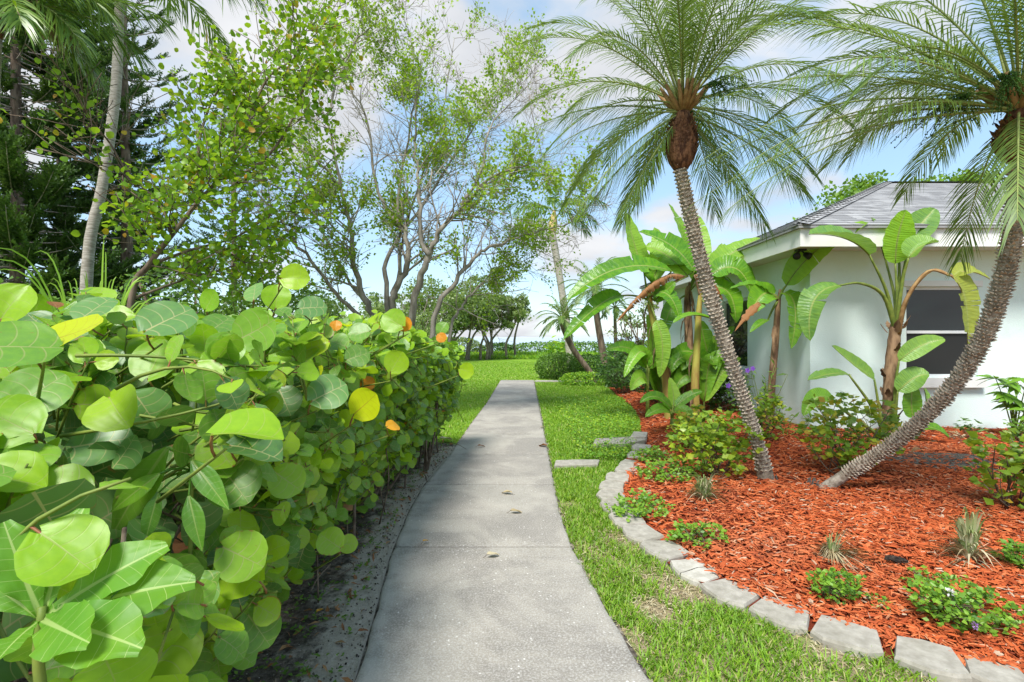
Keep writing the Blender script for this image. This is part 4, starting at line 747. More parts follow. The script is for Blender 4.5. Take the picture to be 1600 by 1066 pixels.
# big sparse many-stemmed tree over the lawn
def centre_tree():
    t = thing('branching_tree', at(625, 660, 9.6) * [1, 1, 0], 'many-stemmed tree with bare grey branches and sparse bright leaves behind the hedge', 'tree')
    limbs = [
        ([(592, 640, 9.6), (589, 509, 9.6), (572, 475, 9.6), (553, 410, 9.5), (547, 357, 9.3), (533, 295, 9.2), (508, 185, 9.0), (470, 70, 8.8)], 20),
        ([(616, 640, 9.8), (612, 483, 9.8), (620, 447, 9.8), (637, 410, 9.9), (634, 365, 10), (623, 314, 10.1), (640, 200, 10.2), (655, 110, 10.4)], 22),
        ([(640, 640, 9.4), (643, 497, 9.4), (657, 435, 9.3), (671, 399, 9.2), (688, 359, 9.2), (721, 326, 9.1), (760, 283, 9), (805, 262, 8.9), (860, 245, 8.8)], 20),
        ([(671, 399, 9.2), (660, 380, 9.3), (657, 334, 9.4), (654, 272, 9.5), (648, 225, 9.6), (652, 150, 9.7), (640, 50, 9.9)], 13),
        ([(610, 640, 9.7), (606, 478, 9.7), (603, 410, 9.9), (626, 365, 10.2), (648, 337, 10.5), (700, 262, 10.8), (735, 205, 11), (775, 150, 11.2), (800, 90, 11.3)], 13),
        ([(580, 640, 9.5), (567, 509, 9.5), (524, 458, 9.3), (477, 396, 9), (440, 348, 8.8), (390, 290, 8.6), (335, 262, 8.5)], 12),
        ([(655, 640, 9.5), (679, 497, 9.5), (710, 438, 9.6), (738, 407, 9.8), (765, 388, 10), (820, 368, 10.1), (880, 352, 10.2), (915, 322, 10.2)], 14),
        ([(690, 640, 9.9), (704, 511, 9.9), (721, 483, 10), (740, 455, 10.2), (785, 420, 10.5), (840, 398, 10.8)], 9),
        ([(533, 295, 9.2), (500, 255, 9), (440, 215, 8.8), (385, 205, 8.6)], 8),
        ([(508, 185, 9.0), (530, 120, 9.2), (560, 60, 9.4), (600, 20, 9.5)], 7),
        ([(572, 475, 9.6), (540, 430, 9.9), (500, 350, 10.2), (455, 260, 10.4), (420, 180, 10.6)], 8),
        ([(721, 326, 9.1), (755, 260, 9.4), (770, 190, 9.6), (830, 130, 9.8)], 8),
        ([(634, 365, 10), (590, 300, 10.3), (575, 200, 10.6), (540, 110, 10.8), (520, 20, 11)], 9),
        ([(620, 447, 9.8), (640, 330, 10.6), (690, 180, 11), (710, 60, 11.2)], 8)]
    tips = []; far = []
    for k, (pp, w) in enumerate(limbs):
        g = G(); P = catmull([at(*p) for p in pp], 5); P[1:-1] += rng.normal(size=(len(P) - 2, 3)) * 0.018; n = len(P)
        rad = np.linspace(w * pp[0][2] / (2 * F), 0.010, n) * 0.68; tube(g, P, rad, 8); limb = g.build('limb', M['bark_grey'], t); g = G(); tp = []
        st = int(n * 0.32)
        for i in range(st, n):
            for _ in range(2 if i > n * 0.5 else 1):
                if rng.random() < 0.8:
                    T = nrm(P[min(i, n - 1)] - P[i - 1]); sd = nrm(np.cross(T, rng.normal(size=3)))
                    grow(g, P[i], T * 0.6 + sd * 0.75 + [0, 0, 0.12], rng.uniform(0.5, 1.15), max(0.006, rad[i] * 0.42), 2, tp, 0.7, 0.1, (3, 5), 0.62, 5, 0.0030, 4)
        g.build('twigs', M['twig'], limb, kind='stuff'); tips += tp
    g = G(); live = []
    for tp in tips:
        p = tp[0]; nz = math.sin(p[0] * 1.9 + 0.7) * math.cos(p[2] * 1.7 - 0.3) + 0.7 * math.sin(p[0] * 3.7 - p[2] * 2.9 + p[1])
        if nz + rng.normal() * 0.2 > -0.06: live.append(tp)
    leaves_at(g, live, 9.0, 0.04, (0.04, 0.078), SMALLW, 0.4); g.build('foliage', M['tree_leaf'], t, kind='stuff')
centre_tree()
# sea grape tree behind the hedge
def seagrape_tree():
    t = thing('sea_grape_tree', at(195, 700, 6.6) * [1, 1, 0], 'sea grape tree with round leaves and leaning bare trunk behind the hedge', 'tree'); tips = []
    limbs = [([(190, 700, 6.5), (205, 468, 6.5), (232, 415, 6.5), (268, 368, 6.5), (312, 312, 6.6), (340, 280, 6.7), (380, 200, 6.9), (430, 150, 7.0)], 15), ([(268, 368, 6.5), (250, 320, 6.5), (200, 270, 6.5), (165, 215, 6.4), (130, 195, 6.4)], 6.01), ([(312, 312, 6.6), (310, 230, 6.8), (330, 160, 7), (350, 130, 7)], 7),
             ([(232, 415, 6.5), (300, 390, 6.9), (370, 370, 7.2), (430, 330, 7.5)], 7), ([(340, 280, 6.7), (400, 260, 7), (450, 200, 7.2), (480, 120, 7.4)], 8), ([(205, 468, 6.5), (280, 440, 7.2), (350, 420, 7.6), (420, 400, 8)], 6), ([(380, 200, 6.9), (420, 120, 7.2), (460, 90, 7.4), (470, 40, 7.6)], 6)]
    for pp, w in limbs:
        g = G(); P = catmull([at(*p) for p in pp], 5); n = len(P); rad = np.linspace(w * 6.7 / (2 * F) * .75, 0.008, n); tube(g, P, rad, 7); limb = g.build('limb', M['bark_brown'], t); g = G(); tp = []
        for i in range(int(n * 0.3), n):
            T = nrm(P[i] - P[i - 1]); sd = nrm(np.cross(T, rng.normal(size=3))); grow(g, P[i], T * 0.5 + sd + [0, 0, .15], rng.uniform(0.45, 0.95), 0.008, 1, tp, 0.75, 0.1, (4, 6), 0.65, 4, 0.005, 4)
        g.build('twigs', M['bark_brown'], limb, kind='stuff'); tips += tp if w != 6.01 else tp[::5]
    g = G(); leaves_at(g, tips, 12, 0.09, (0.045, 0.085), SEA_TINY, 0.5, 0.9); g.build('foliage', M['seagrape_small'], t, kind='stuff')
seagrape_tree()
# Norfolk-type pines
sp_v = []; sp_t = []
_r = np.random.default_rng(3)
for k in range(15):
    y = 0.04 + 0.94 * k / 15; a = k * 2.4; o_ = np.array([math.cos(a), 0.55, 0.25 + math.sin(a)]); b = np.array([0, y, 0.10 * y * y]); o_ = o_ * 0.16 * (1.1 - y * 0.6); w = np.array([0, 0.085, 0.0]); n0 = len(sp_v); sp_v += [b - w, b + w, b + o_]; sp_t.append((n0, n0 + 1, n0 + 2))
SPRAY = (np.array(sp_v), None, np.array(sp_t), np.zeros((len(sp_v), 3)))
def pine(px, d, htop, rmax, label, nwh, dens=1.0, zmin=0.6, blen=0.75, trunk_r=0.2, wide=(0.3, 1.0), lift=0.1):
    x = (px - 800) * d / F; t = thing('norfolk_pine', (x, d, 0), label, 'pine tree'); g = G(); tube(g, [(x, d, -0.1), (x + .05, d, htop * .3), (x - .05, d, htop * .7), (x, d, htop)], [trunk_r, trunk_r * .8, trunk_r * .45, 0.02], 9); g.build('trunk', M['bark_brown'], t)
    gb = G(); gn = G()
    for k in range(nwh):
        z = zmin + (htop - zmin) * (k + rng.random() * 0.5) / nwh; f = (z - zmin) / (htop - zmin); Lb = rmax * (1.0 - f**1.6 * 0.9) * rng.uniform(0.75, 1.1); nb = rng.integers(4, 7); a0 = rng.random() * 6.283
        for j in range(nb):
            az = a0 + j * 6.283 / nb + rng.normal() * 0.15; L_ = Lb * rng.uniform(0.75, 1.1); s = np.linspace(0, 1, 8); rise = lift + rng.normal() * 0.08
            P = np.stack([x + math.cos(az) * L_ * s, d + math.sin(az) * L_ * s, z + L_ * (rise * s - 0.28 * s * (1 - s) + 0.12 * s**3)], -1); tube(gb, P, np.linspace(0.028, 0.006, 8), 4)
            n = int(L_ * 17 * dens); u = rng.uniform(wide[0], wide[1], n)**0.8; i0 = np.minimum((u * 7).astype(int), 6); fr = (u * 7 - i0)[:, None]; b = P[i0] * (1 - fr) + P[i0 + 1] * fr; T = nrm(P[i0 + 1] - P[i0]); S = np.cross(T, [0, 0, 1.]) * rng.choice([-1, 1], n)[:, None]
            D = nrm(T * 0.9 + S * rng.uniform(0.2, 1.0, n)[:, None] + np.array([0, 0, 0.35]) + rng.normal(size=(n, 3)) * 0.15); l = blen * rng.uniform(0.5, 1.0, n) * (1.1 - 0.5 * u)
            gn.inst(SPRAY, frames(D, np.tile([0, 0, 1.], (n, 1))) * l[:, None, None], b)
    gb.build('branches', M['twig'], t, kind='stuff'); gn.build('foliage', M['pine'], t, kind='stuff')
pine(25, 15, 17, 3.6, 'dense dark Norfolk pine standing behind the cut-off queen palm', 46, 1.5, blen=0.95)
pine(95, 18, 19, 4.4, 'broad dark Norfolk pine behind the grey queen palm trunk', 44, 1.4, blen=0.95)
pine(196, 17, 16, 3.0, 'open Norfolk pine with layered branches against the clouds', 30, 0.6, wide=(0.5, 1.0), blen=0.6)
pine(365, 30, 18.2, 3.4, 'small pointed Norfolk pine top rising behind the sea grape tree', 22, 0.5, zmin=4, blen=0.9)
# crowns in the distance
def bushy_tree(px, d, z0, z1, rx, trunks, label, mat, n, leaf=(0.12, 0.24), group=None, name='shore_tree', bark='bark_far', T=SMALLW, clumps=26, tr=0.09, lean=0.4):
    x = (px - 800) * d / F; t = thing(name, (x, d, 0), label, 'tree', group); cz = (z0 + z1) / 2; hz = (z1 - z0) / 2; cl = []
    for k in range(clumps):
        v_ = nrm(rng.normal(size=3)) * rng.random()**0.4; cl.append(np.array([x + v_[0] * rx, d + v_[1] * rx * 0.8, cz + v_[2] * hz]))
    for k in range(trunks):
        g = G(); bx = x + rng.uniform(-1, 1) * lean * rx; by = d + rng.uniform(-.4, .4); c = cl[rng.integers(len(cl))]; m_ = np.array([(bx * .6 + c[0] * .4), by, z0 + 0.1])
        tube(g, catmull([(bx, by, -0.1), (bx + rng.normal() * .08, by, z0 * .5), m_, c], 3), np.linspace(tr, tr * 0.3, 10), 6); tk = g.build('trunk', M[bark], t)
        g2 = G()
        for j in range(5): e = cl[rng.integers(len(cl))]; tube(g2, catmull([m_, (m_ + e) / 2 + rng.normal(size=3) * .15, e], 3), np.linspace(tr * .45, 0.015, 7), 4)
        g2.build('branches', M[bark], tk)
    g = G(); per = n // clumps
    for c in cl:
        s = rng.uniform(0.5, 1.0) * rx * 0.36; ps = c + nrm(rng.normal(size=(per, 3))) * (rng.random(per)**0.45 * s)[:, None] * np.array([1, 1, 0.62]); g.inst(T, frames(rng.normal(size=(per, 3)), rng.normal(size=(per, 3)) * .6 + [0, 0, .5]) * rng.uniform(*leaf, per)[:, None, None], ps, np.clip(rng.random(per) * 0.6 + 0.4 * rng.random(), 0, 0.99))
    g.build('crown', M[mat], t); return t
grp = 'slim shore trees by the water'
for px, d, z0, z1, rx, tk in ((688, 33, 1.7, 4.6, 2.6, 3), (722, 34, 1.9, 5.3, 2.6, 4), (752, 35, 1.9, 5.6, 2.3, 4), (783, 36, 2.1, 5.2, 2.0, 4), (655, 31, 1.5, 5.2, 2.8, 3), (805, 37, 2.6, 4.6, 1.2, 1)):
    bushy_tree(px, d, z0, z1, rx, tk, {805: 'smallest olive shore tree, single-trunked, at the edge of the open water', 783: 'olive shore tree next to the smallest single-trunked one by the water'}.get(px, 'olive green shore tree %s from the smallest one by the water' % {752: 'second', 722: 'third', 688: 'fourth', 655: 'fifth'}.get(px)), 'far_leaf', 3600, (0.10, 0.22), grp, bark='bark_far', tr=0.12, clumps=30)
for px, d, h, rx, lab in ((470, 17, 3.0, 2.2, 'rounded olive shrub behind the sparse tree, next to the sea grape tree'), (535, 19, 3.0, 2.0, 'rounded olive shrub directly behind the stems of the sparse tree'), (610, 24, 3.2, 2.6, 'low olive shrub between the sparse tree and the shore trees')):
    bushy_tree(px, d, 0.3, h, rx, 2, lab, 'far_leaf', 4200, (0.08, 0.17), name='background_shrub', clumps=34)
for px, d, h, rx, lab in ((60, 9.5, 2.6, 2.0, 'undergrowth shrub at the foot of the cut-off queen palm'), (215, 10.0, 2.8, 2.0, 'undergrowth shrub behind the leaning sea grape trunk'), (345, 10.5, 3.3, 2.0, 'undergrowth shrub below the sea grape tree branches'), (420, 12, 3.2, 1.8, 'undergrowth shrub between sea grape tree and sparse tree')):
    bushy_tree(px, d, 0.2, h, rx, 2, lab, 'hedge_leaf', 4600, (0.05, 0.12), name='background_shrub', clumps=34, bark='bark_brown')
for px, d, z0, z1, rx, lab in ((1330, 24, 4.5, 8.9, 3.0, 'bright green tree rising behind the left end of the roof'), (1440, 26, 5, 10.0, 2.8, 'tall bright green tree behind the middle of the house roof'), (1530, 25, 5, 9.5, 2.6, 'green tree behind the roof beside the thick date palm')):
    bushy_tree(px, d, z0, z1, rx, 2, lab, 'oak_leaf', 6000, (0.12, 0.26), name='oak_tree', clumps=36, tr=0.22)
bushy_tree(1000, 13.5, 0.9, 2.9, 0.75, 4, 'thin open shrub with pinkish twigs behind the banana clump', 'far_leaf', 1100, (0.04, 0.09), name='open_shrub', clumps=24, tr=0.03, bark='bark_brown')
# ---------------------------------------------------------------- broad blades (banana, bird of paradise)
def paddle(v): return np.clip(np.sin(np.pi * np.clip(v, 0, 1)**0.8), 0, 1)**0.55 * (1 - 0.15 * v) + 0.02
def blade(pp, W, N, fold=0.25, ripple=0.02, splits=0, nv=26, nu=7, droop=0.0, ragged=0.0):
    """leaf blade along a curve through three points; N = which way its upper face looks; splits = tears in to the midrib"""
    P0, Pm, P2 = [np.asarray(p, float) for p in pp]; P1 = 2 * Pm - 0.5 * (P0 + P2); g = G(); N = np.asarray(N, float)
    cuts = np.concatenate([[0], np.sort(rng.uniform(0.12, 0.93, splits)), [1]]); u = np.linspace(-1, 1, nu)
    for a, b in zip(cuts[:-1], cuts[1:]):
        k = max(3, int((b - a) * nv)); v = np.linspace(a, b, k); t = v[:, None]; C = (1 - t)**2 * P0 + 2 * t * (1 - t) * P1 + t**2 * P2; T = nrm(2 * (1 - t) * (P1 - P0) + 2 * t * (P2 - P1)); S = nrm(np.cross(T, N)); n_ = np.cross(S, T)
        w = paddle(v) * W / 2; gap = 0.006 if splits else 0; mid = (a + b) / 2
        dd = rng.normal(size=2) * 0.12 * (1 if splits else 0) + droop
        U, Vv = np.meshgrid(u, v); sh = (Vv - mid) / max(1e-6, (b - a)) * 2
        rg = 1 - ragged * rng.random((k, 1)) * np.abs(U)
        X = C[:, None] + S[:, None] * (U * w[:, None] * rg)[:, :, None] * 1.0 - T[:, None] * (np.abs(U) * gap * sh * np.linalg.norm(P2 - P0))[:, :, None]
        lift = (fold * np.abs(U) - np.where(U > 0, dd[0], dd[1]) * np.abs(U)**2) * w[:, None] + ripple * W * np.abs(U)**2 * np.sin(Vv * 40 + (U > 0) * 1.3)
        X = X + n_[:, None] * lift[:, :, None]
        i = np.arange(k - 1)[:, None] * nu; j = np.arange(nu - 1)[None]; q = np.stack([i + j, i + j + 1, i + j + nu + 1, i + j + nu], -1).reshape(-1, 4)
        g.add(X.reshape(-1, 3), q, uv=np.stack([U * 0.2, Vv, U], -1).reshape(-1, 3), c=0.3)
    return g
def banana_leaf(t, base, pp, W, N, mat='banana', splits=3, d=None, ripple=0.02, fold=0.25, droop=0.0, ragged=0.0, pet=True):
    pts = [at(*p) for p in pp]; L = blade(pts, W * 1.15, N, fold, ripple, splits, droop=droop, ragged=ragged).build('leaf', M[mat], t)
    if pet:
        g = G(); b = at(*base); P = np.vstack([bez(b, b * 0.5 + pts[0] * 0.5 + np.array([0, 0, 0.06]), pts[0], 6)]); tube(g, P, np.linspace(0.024, 0.014, 6), 6); tube(g, bez(pts[0], 2 * pts[1] - 0.5 * (pts[0] + pts[2]), pts[2], 12) - nrm(np.asarray(N, float)) * 0.006, np.linspace(0.014, 0.003, 12), 5); g.build('midrib', M['stem'] if mat != 'banana_dead' else M['banana_husk'], L)
    return L
def pseudostem(t, pts, widths, mat='banana_stem', husks=5):
    P = catmull([at(*p) for p in pts], 5); r = np.interp(np.linspace(0, 1, len(P)), np.linspace(0, 1, len(pts)), [w * p[2] / (2 * F) * stretch(p[0]) * .8 for w, p in zip(widths, pts)]); g = G(); tube(g, np.vstack([P[0] - [0, 0, .15], P]), np.concatenate([[r[0] * 1.1], r]), 12); s = g.build('stem', M[mat], t)
    for k in range(husks):
        i = int(len(P) * (0.15 + 0.75 * k / husks)); a = rng.random() * 6.283; o_ = np.array([math.cos(a), math.sin(a), 0]); p = P[min(i, len(P) - 1)] + o_ * r[min(i, len(r) - 1)]
        blade([p + [0, 0, .12], p + o_ * .05 + [0, 0, -.08], p + o_ * .06 + [0, 0, -.34]], 0.10, o_, 0.3, 0.05, 0, 8, 4, ragged=0.5).build('dry_sheath', M['banana_husk'], t)
    return P
UP = np.array([0, -0.25, 1.0]); CAM = np.array([-0.1, -1, 0.35])
def bananas():
    t = thing('banana_plant', gnd(1044, 657, 0.08), 'banana plant whose two dark arching leaves reach out over the lawn', 'banana plant')
    pseudostem(t, [(1046, 657, 9.2), (1040, 590, 9.2), (1030, 540, 9.2), (1017, 485, 9.2), (1014, 445, 9.2)], [20, 17, 15, 12, 5])
    B = (1012, 468, 9.2)
    banana_leaf(t, B, [(1050, 424, 9.1), (966, 420, 8.9), (885, 470, 8.7)], 0.44, (0.12, -0.62, 0.75), 'banana', 3)
    banana_leaf(t, B, [(972, 462, 9.1), (935, 478, 8.9), (880, 531, 8.8)], 0.34, (-0.35, -0.7, 0.55), 'banana', 2)
    banana_leaf(t, B, [(1006, 425, 9.3), (992, 385, 9.4), (978, 332, 9.5)], 0.42, (0.55, -0.85, 0.1), 'banana_pale', 0)
    banana_leaf(t, B, [(1085, 425, 9.2), (1050, 385, 9.2), (998, 362, 9.2)], 0.40, (0.2, -0.8, 0.6), 'banana', 1)
    banana_leaf(t, B, [(1075, 432, 9.2), (1040, 398, 9.5), (1008, 385, 9.7)], 0.42, (0.3, -0.9, 0.3), 'banana_pale', 2)
    banana_leaf(t, B, [(1022, 470, 9.2), (1040, 455, 9.0), (1055, 440, 8.9)], 0.22, CAM, 'banana', 2)
    banana_leaf(t, B, [(1070, 432, 9.1), (1025, 440, 8.9), (962, 505, 8.8)], 0.17, (0, -.6, .7), 'banana_dead', 16, ragged=0.8, droop=1.3)
    banana_leaf(t, B, [(1025, 500, 9.0), (1035, 540, 8.9), (1030, 590, 8.9)], 0.26, CAM, 'banana_pale', 2)
    banana_leaf(t, B, [(1020, 445, 9.3), (985, 412, 9.5), (935, 432, 9.7)], 0.34, UP, 'banana', 2)
    banana_leaf(t, B, [(1018, 440, 9.4), (1030, 400, 9.7), (1022, 355, 9.9)], 0.34, (-.3, -.9, .2), 'banana_pale', 1)
    banana_leaf(t, B, [(1020, 460, 9.1), (1045, 462, 8.9), (1062, 500, 8.8)], 0.3, (.2, -.8, .5), 'banana', 2)
    t = thing('banana_plant', gnd(1084, 648, 0.08), 'banana plant with shaggy brown sheath trunk in the middle of the clump', 'banana plant')
    pseudostem(t, [(1084, 648, 9.7), (1078, 590, 9.7), (1076, 520, 9.7), (1074, 470, 9.7), (1078, 442, 9.7)], [20, 20, 17, 14, 5], 'banana_husk', 14); B = (1074, 462, 9.7)
    banana_leaf(t, B, [(1086, 428, 9.7), (1068, 370, 9.8), (1045, 318, 9.9)], 0.36, (0.7, -0.7, 0.1), 'banana_pale', 1)
    banana_leaf(t, B, [(1092, 420, 9.7), (1078, 400, 9.6), (1062, 350, 9.5)], 0.30, (0.5, -0.8, 0.2), 'banana_pale', 0)
    banana_leaf(t, B, [(1090, 430, 9.7), (1060, 415, 9.4), (1020, 420, 9.2)], 0.34, UP, 'banana', 2)
    banana_leaf(t, B, [(1060, 470, 9.5), (1045, 490, 9.3), (1035, 530, 9.2)], 0.26, CAM, 'banana', 2)
    banana_leaf(t, B, [(1082, 440, 9.8), (1095, 390, 10), (1088, 335, 10.2)], 0.36, (-.2, -.9, .2), 'banana_pale', 1)
    banana_leaf(t, B, [(1088, 445, 9.6), (1115, 430, 9.5), (1150, 448, 9.4)], 0.36, UP, 'banana', 2)
    t = thing('banana_plant', gnd(1088, 655, 0.08), 'banana plant with bare yellow stem beside the shaggy one', 'banana plant')
    pseudostem(t, [(1087, 655, 9.1), (1086, 600, 9.1), (1089, 540, 9.1), (1092, 486, 9.1), (1096, 440, 9.1)], [20, 17, 14, 12, 5], 'banana_stem', 3); B = (1094, 465, 9.1)
    banana_leaf(t, B, [(1112, 420, 9.1), (1145, 395, 9.2), (1188, 372, 9.3)], 0.40, (-0.3, -0.8, 0.5), 'banana_pale', 2)
    banana_leaf(t, B, [(1110, 430, 9.0), (1150, 420, 8.9), (1175, 462, 8.8)], 0.42, (0.2, -0.8, 0.6), 'banana', 3)
    banana_leaf(t, B, [(1115, 450, 9.0), (1140, 460, 8.9), (1150, 505, 8.8)], 0.40, (0.3, -0.85, 0.4), 'banana', 3)
    banana_leaf(t, B, [(1105, 445, 9.2), (1120, 420, 9.5), (1128, 380, 9.8)], 0.34, CAM, 'banana_pale', 1)
    banana_leaf(t, B, [(1118, 500, 8.9), (1080, 492, 8.8), (1052, 505, 8.7)], 0.18, (0, -.3, .9), 'banana', 0)
    banana_leaf(t, B, [(1085, 430, 9.0), (1110, 438, 8.9), (1130, 470, 8.8)], 0.2, (0, -.6, .7), 'banana_dead', 9, ragged=.8, droop=1.2)
    # suckers
    def sucker(px, py, d, leaves, label, W=0.2):
        b = at(px, py, d); t = thing('banana_sucker', (b[0], b[1], 0.08), label, 'banana plant'); g = G(); top = at(px, py - 50 * 9 / d * 0.5, d); tube(g, [b - [0, 0, .1], (b + top) / 2, top], [.04, .035, .022], 8); g.build('stem', M['stem'], t)
        for pp, mt in leaves: banana_leaf(t, (px, py - 25, d), pp, W * rng.uniform(.85, 1.15), (rng.normal() * .3, -.7, .6), mt, rng.integers(0, 2))
    sucker(1050, 678, 7.9, [([(1050, 640, 7.9), (1025, 620, 7.8), (1000, 630, 7.7)], 'banana'), ([(1052, 640, 7.9), (1075, 620, 7.9), (1098, 612, 7.9)], 'banana'), ([(1048, 645, 7.9), (1030, 640, 7.7), (1008, 652, 7.6)], 'banana'), ([(1052, 635, 7.9), (1052, 615, 8.0), (1046, 590, 8.1)], 'banana_pale'), ([(1054, 645, 7.8), (1070, 640, 7.7), (1082, 655, 7.6)], 'banana')], 'small banana sucker with spreading leaves at the front of the clump', 0.17)
    sucker(1012, 640, 9.4, [([(1010, 575, 9.4), (985, 545, 9.3), (946, 548, 9.2)], 'banana'), ([(1012, 570, 9.4), (1000, 550, 9.2), (975, 590, 9)], 'banana'), ([(1012, 575, 9.4), (1020, 545, 9.5), (1010, 490, 9.6)], 'banana_pale'), ([(1014, 575, 9.3), (1035, 560, 9.1), (1050, 580, 9)], 'banana'), ([(1010, 600, 9.3), (1000, 590, 9.1), (985, 610, 9)], 'banana_pale')], 'young banana sucker on the lawn side of the clump', 0.24)
    sucker(1112, 640, 9.8, [([(1112, 575, 9.8), (1120, 540, 9.8), (1148, 510, 9.8)], 'banana'), ([(1112, 575, 9.8), (1100, 530, 9.9), (1095, 500, 10)], 'banana'), ([(1114, 580, 9.7), (1130, 545, 9.5), (1145, 560, 9.3)], 'banana'), ([(1112, 580, 9.7), (1122, 550, 9.5), (1112, 525, 9.4)], 'banana_pale'), ([(1110, 580, 9.7), (1080, 550, 9.6), (1050, 560, 9.5)], 'banana'), ([(1110, 590, 9.6), (1075, 585, 9.4), (1055, 610, 9.3)], 'banana')], 'young banana sucker between the clump and the house wall', 0.3)
    for px, py, d, sd in ((1030, 660, 9.9, 'near the lawn'), (1068, 665, 9.9, 'between the stems'), (1100, 668, 9.4, 'by the yellow stem')):
        sucker(px, py, d, [([(px, py - 40, d), (px + a * .5, py - 80 - 30 * rng.random(), d), (px + a, py - 70 - 40 * rng.random(), d - .1)], 'banana' if rng.random() < .6 else 'banana_pale') for a in (-55, -35, -12, 18, 40, 58)], 'leafy knee-high banana sucker %s inside the clump' % sd, .26)
    t = thing('banana_plant', gnd(1204, 668, 0.08), 'lone banana plant with slim brown stem against the house corner', 'banana plant')
    pseudostem(t, [(1203, 668, 8.35), (1206, 600, 8.3), (1212, 530, 8.25), (1215, 485, 8.2), (1219, 452, 8.2)], [17, 15, 14, 12, 5], 'banana_husk', 2); B = (1216, 470, 8.2)
    banana_leaf(t, B, [(1228, 447, 8.1), (1280, 388, 7.7), (1357, 348, 7.2)], 0.40, (-0.35, -0.75, 0.5), 'banana_pale', 2)
    banana_leaf(t, B, [(1224, 458, 8.1), (1242, 480, 7.9), (1236, 545, 7.8)], 0.36, (0.25, -0.9, 0.3), 'banana', 6)
    banana_leaf(t, B, [(1208, 460, 8.2), (1190, 462, 8.1), (1172, 492, 8.0)], 0.36, (-0.1, -0.85, 0.4), 'banana', 2)
    banana_leaf(t, B, [(1208, 462, 8.2), (1180, 445, 8.3), (1140, 452, 8.4)], 0.34, UP, 'banana', 2)
    banana_leaf(t, B, [(1205, 468, 8.1), (1180, 480, 8.0), (1148, 518, 7.9)], 0.16, (-.2, -.8, .4), 'banana_dead', 5, ragged=.6, droop=.5)
    banana_leaf(t, B, [(1200, 500, 8.1), (1188, 505, 7.9), (1172, 520, 7.8)], 0.14, UP, 'banana', 0)
bananas()
def strelitzia():
    D = 7.3; t = thing('bird_of_paradise', gnd(1391, 694, 0.1), 'white bird of paradise plant with paddle leaves in front of the window', 'plant')
    P = catmull([at(1391, 694, 7.2), at(1390, 640, 7.2), at(1391, 590, 7.2), at(1396, 540, 7.2), at(1400, 508, 7.2)], 5); g = G(); tube(g, np.vstack([P[0] - [0, 0, .12], P]), np.concatenate([[.11], np.linspace(.092, .07, len(P))]) * (1 + .06 * np.sin(np.arange(len(P) + 1) * 2.3)), 14); g.build('trunk', M['banana_husk'], t)
    for k in range(30):
        p = P[int(rng.integers(2, len(P)))]; a = rng.random() * 6.283; o_ = np.array([math.cos(a), math.sin(a), 0]); q = p + o_ * .075
        blade([q, q + o_ * .04 + [0, 0, .06], q + o_ * .09 + [0, 0, .13]], 0.10, o_, .4, .05, 0, 8, 4, ragged=.5).build('leaf_sheath', M['banana_husk'], t)
    def lf(pet, pp, W, N, mat='strel', splits=0, fold=.35, rip=.012, rag=0.0):
        L = blade([at(*p) for p in pp], W * 1.22, N, fold, rip, splits, ragged=rag).build('leaf', M[mat], t); g = G(); q = catmull([at(*p) for p in pet] + [at(*pp[0])], 5); tube(g, q, np.linspace(.032, .012, len(q)), 7); q = bez(at(*pp[0]), 2 * at(*pp[1]) - .5 * (at(*pp[0]) + at(*pp[2])), at(*pp[2]), 10) - nrm(np.asarray(N, float)) * .006; tube(g, q, np.linspace(.012, .003, 10), 5); g.build('petiole', M['stem'] if mat != 'strel_old' else M['boot'], L)
    b = (1400, 520, 7.2)
    lf([b, (1402, 470, 7.2)], [(1399, 412, 7.2), (1403, 370, 7.15), (1416, 328, 7.1)], .44, (0.15, -1, 0.1), 'strel_bright', fold=.15)
    lf([b, (1398, 465, 7.3)], [(1382, 400, 7.4), (1374, 372, 7.45), (1362, 340, 7.5)], .30, (0.6, -.7, .2), 'strel')
    lf([b, (1408, 450, 7.25)], [(1420, 378, 7.3), (1440, 350, 7.3), (1461, 326, 7.3)], .34, (-.5, -.8, .25), 'strel')
    lf([b, (1385, 455, 7.1)], [(1358, 398, 7.0), (1320, 372, 6.9), (1264, 366, 6.8)], .38, (0.1, -.45, .9), 'strel', fold=.5)
    lf([b, (1410, 440, 7.1)], [(1420, 403, 7.0), (1440, 385, 6.95), (1466, 379, 6.9)], .26, (.1, -.5, .9), 'strel', fold=.8)
    lf([b, (1405, 440, 7.3)], [(1405, 395, 7.4), (1412, 370, 7.4), (1424, 350, 7.4)], .30, (-.3, -.9, .2), 'strel')
    lf([b, (1380, 462, 7.1), (1345, 443, 7.0)], [(1312, 446, 6.95), (1272, 470, 6.9), (1266, 533, 6.85)], .30, (-.55, -.6, .6), 'strel', 2)
    lf([(1404, 522, 7.15), (1415, 470, 7.0), (1450, 424, 6.9)], [(1488, 432, 6.8), (1508, 470, 6.75), (1512, 552, 6.7)], .40, (.4, -.9, .15), 'strel_old', 4)
    lf([(1404, 522, 7.15), (1418, 465, 7.05), (1455, 423, 6.95)], [(1490, 432, 6.85), (1515, 424, 6.85), (1547, 436, 6.85)], .22, (0, -.6, .8), 'strel_old', 3)
    lf([(1385, 690, 7.1), (1376, 650, 7.1)], [(1366, 592, 7.1), (1335, 570, 7.05), (1300, 540, 7.0)], .20, (.3, -.8, .5), 'strel', fold=.5)
    lf([(1385, 690, 7.1), (1365, 640, 7.0)], [(1326, 585, 6.95), (1300, 584, 6.9), (1262, 594, 6.85)], .22, (0, -.4, .9), 'strel', 1)
    lf([(1396, 690, 7.1), (1400, 600, 7.0)], [(1405, 564, 6.95), (1440, 540, 6.9), (1477, 531, 6.85)], .22, (.1, -.8, .6), 'strel')
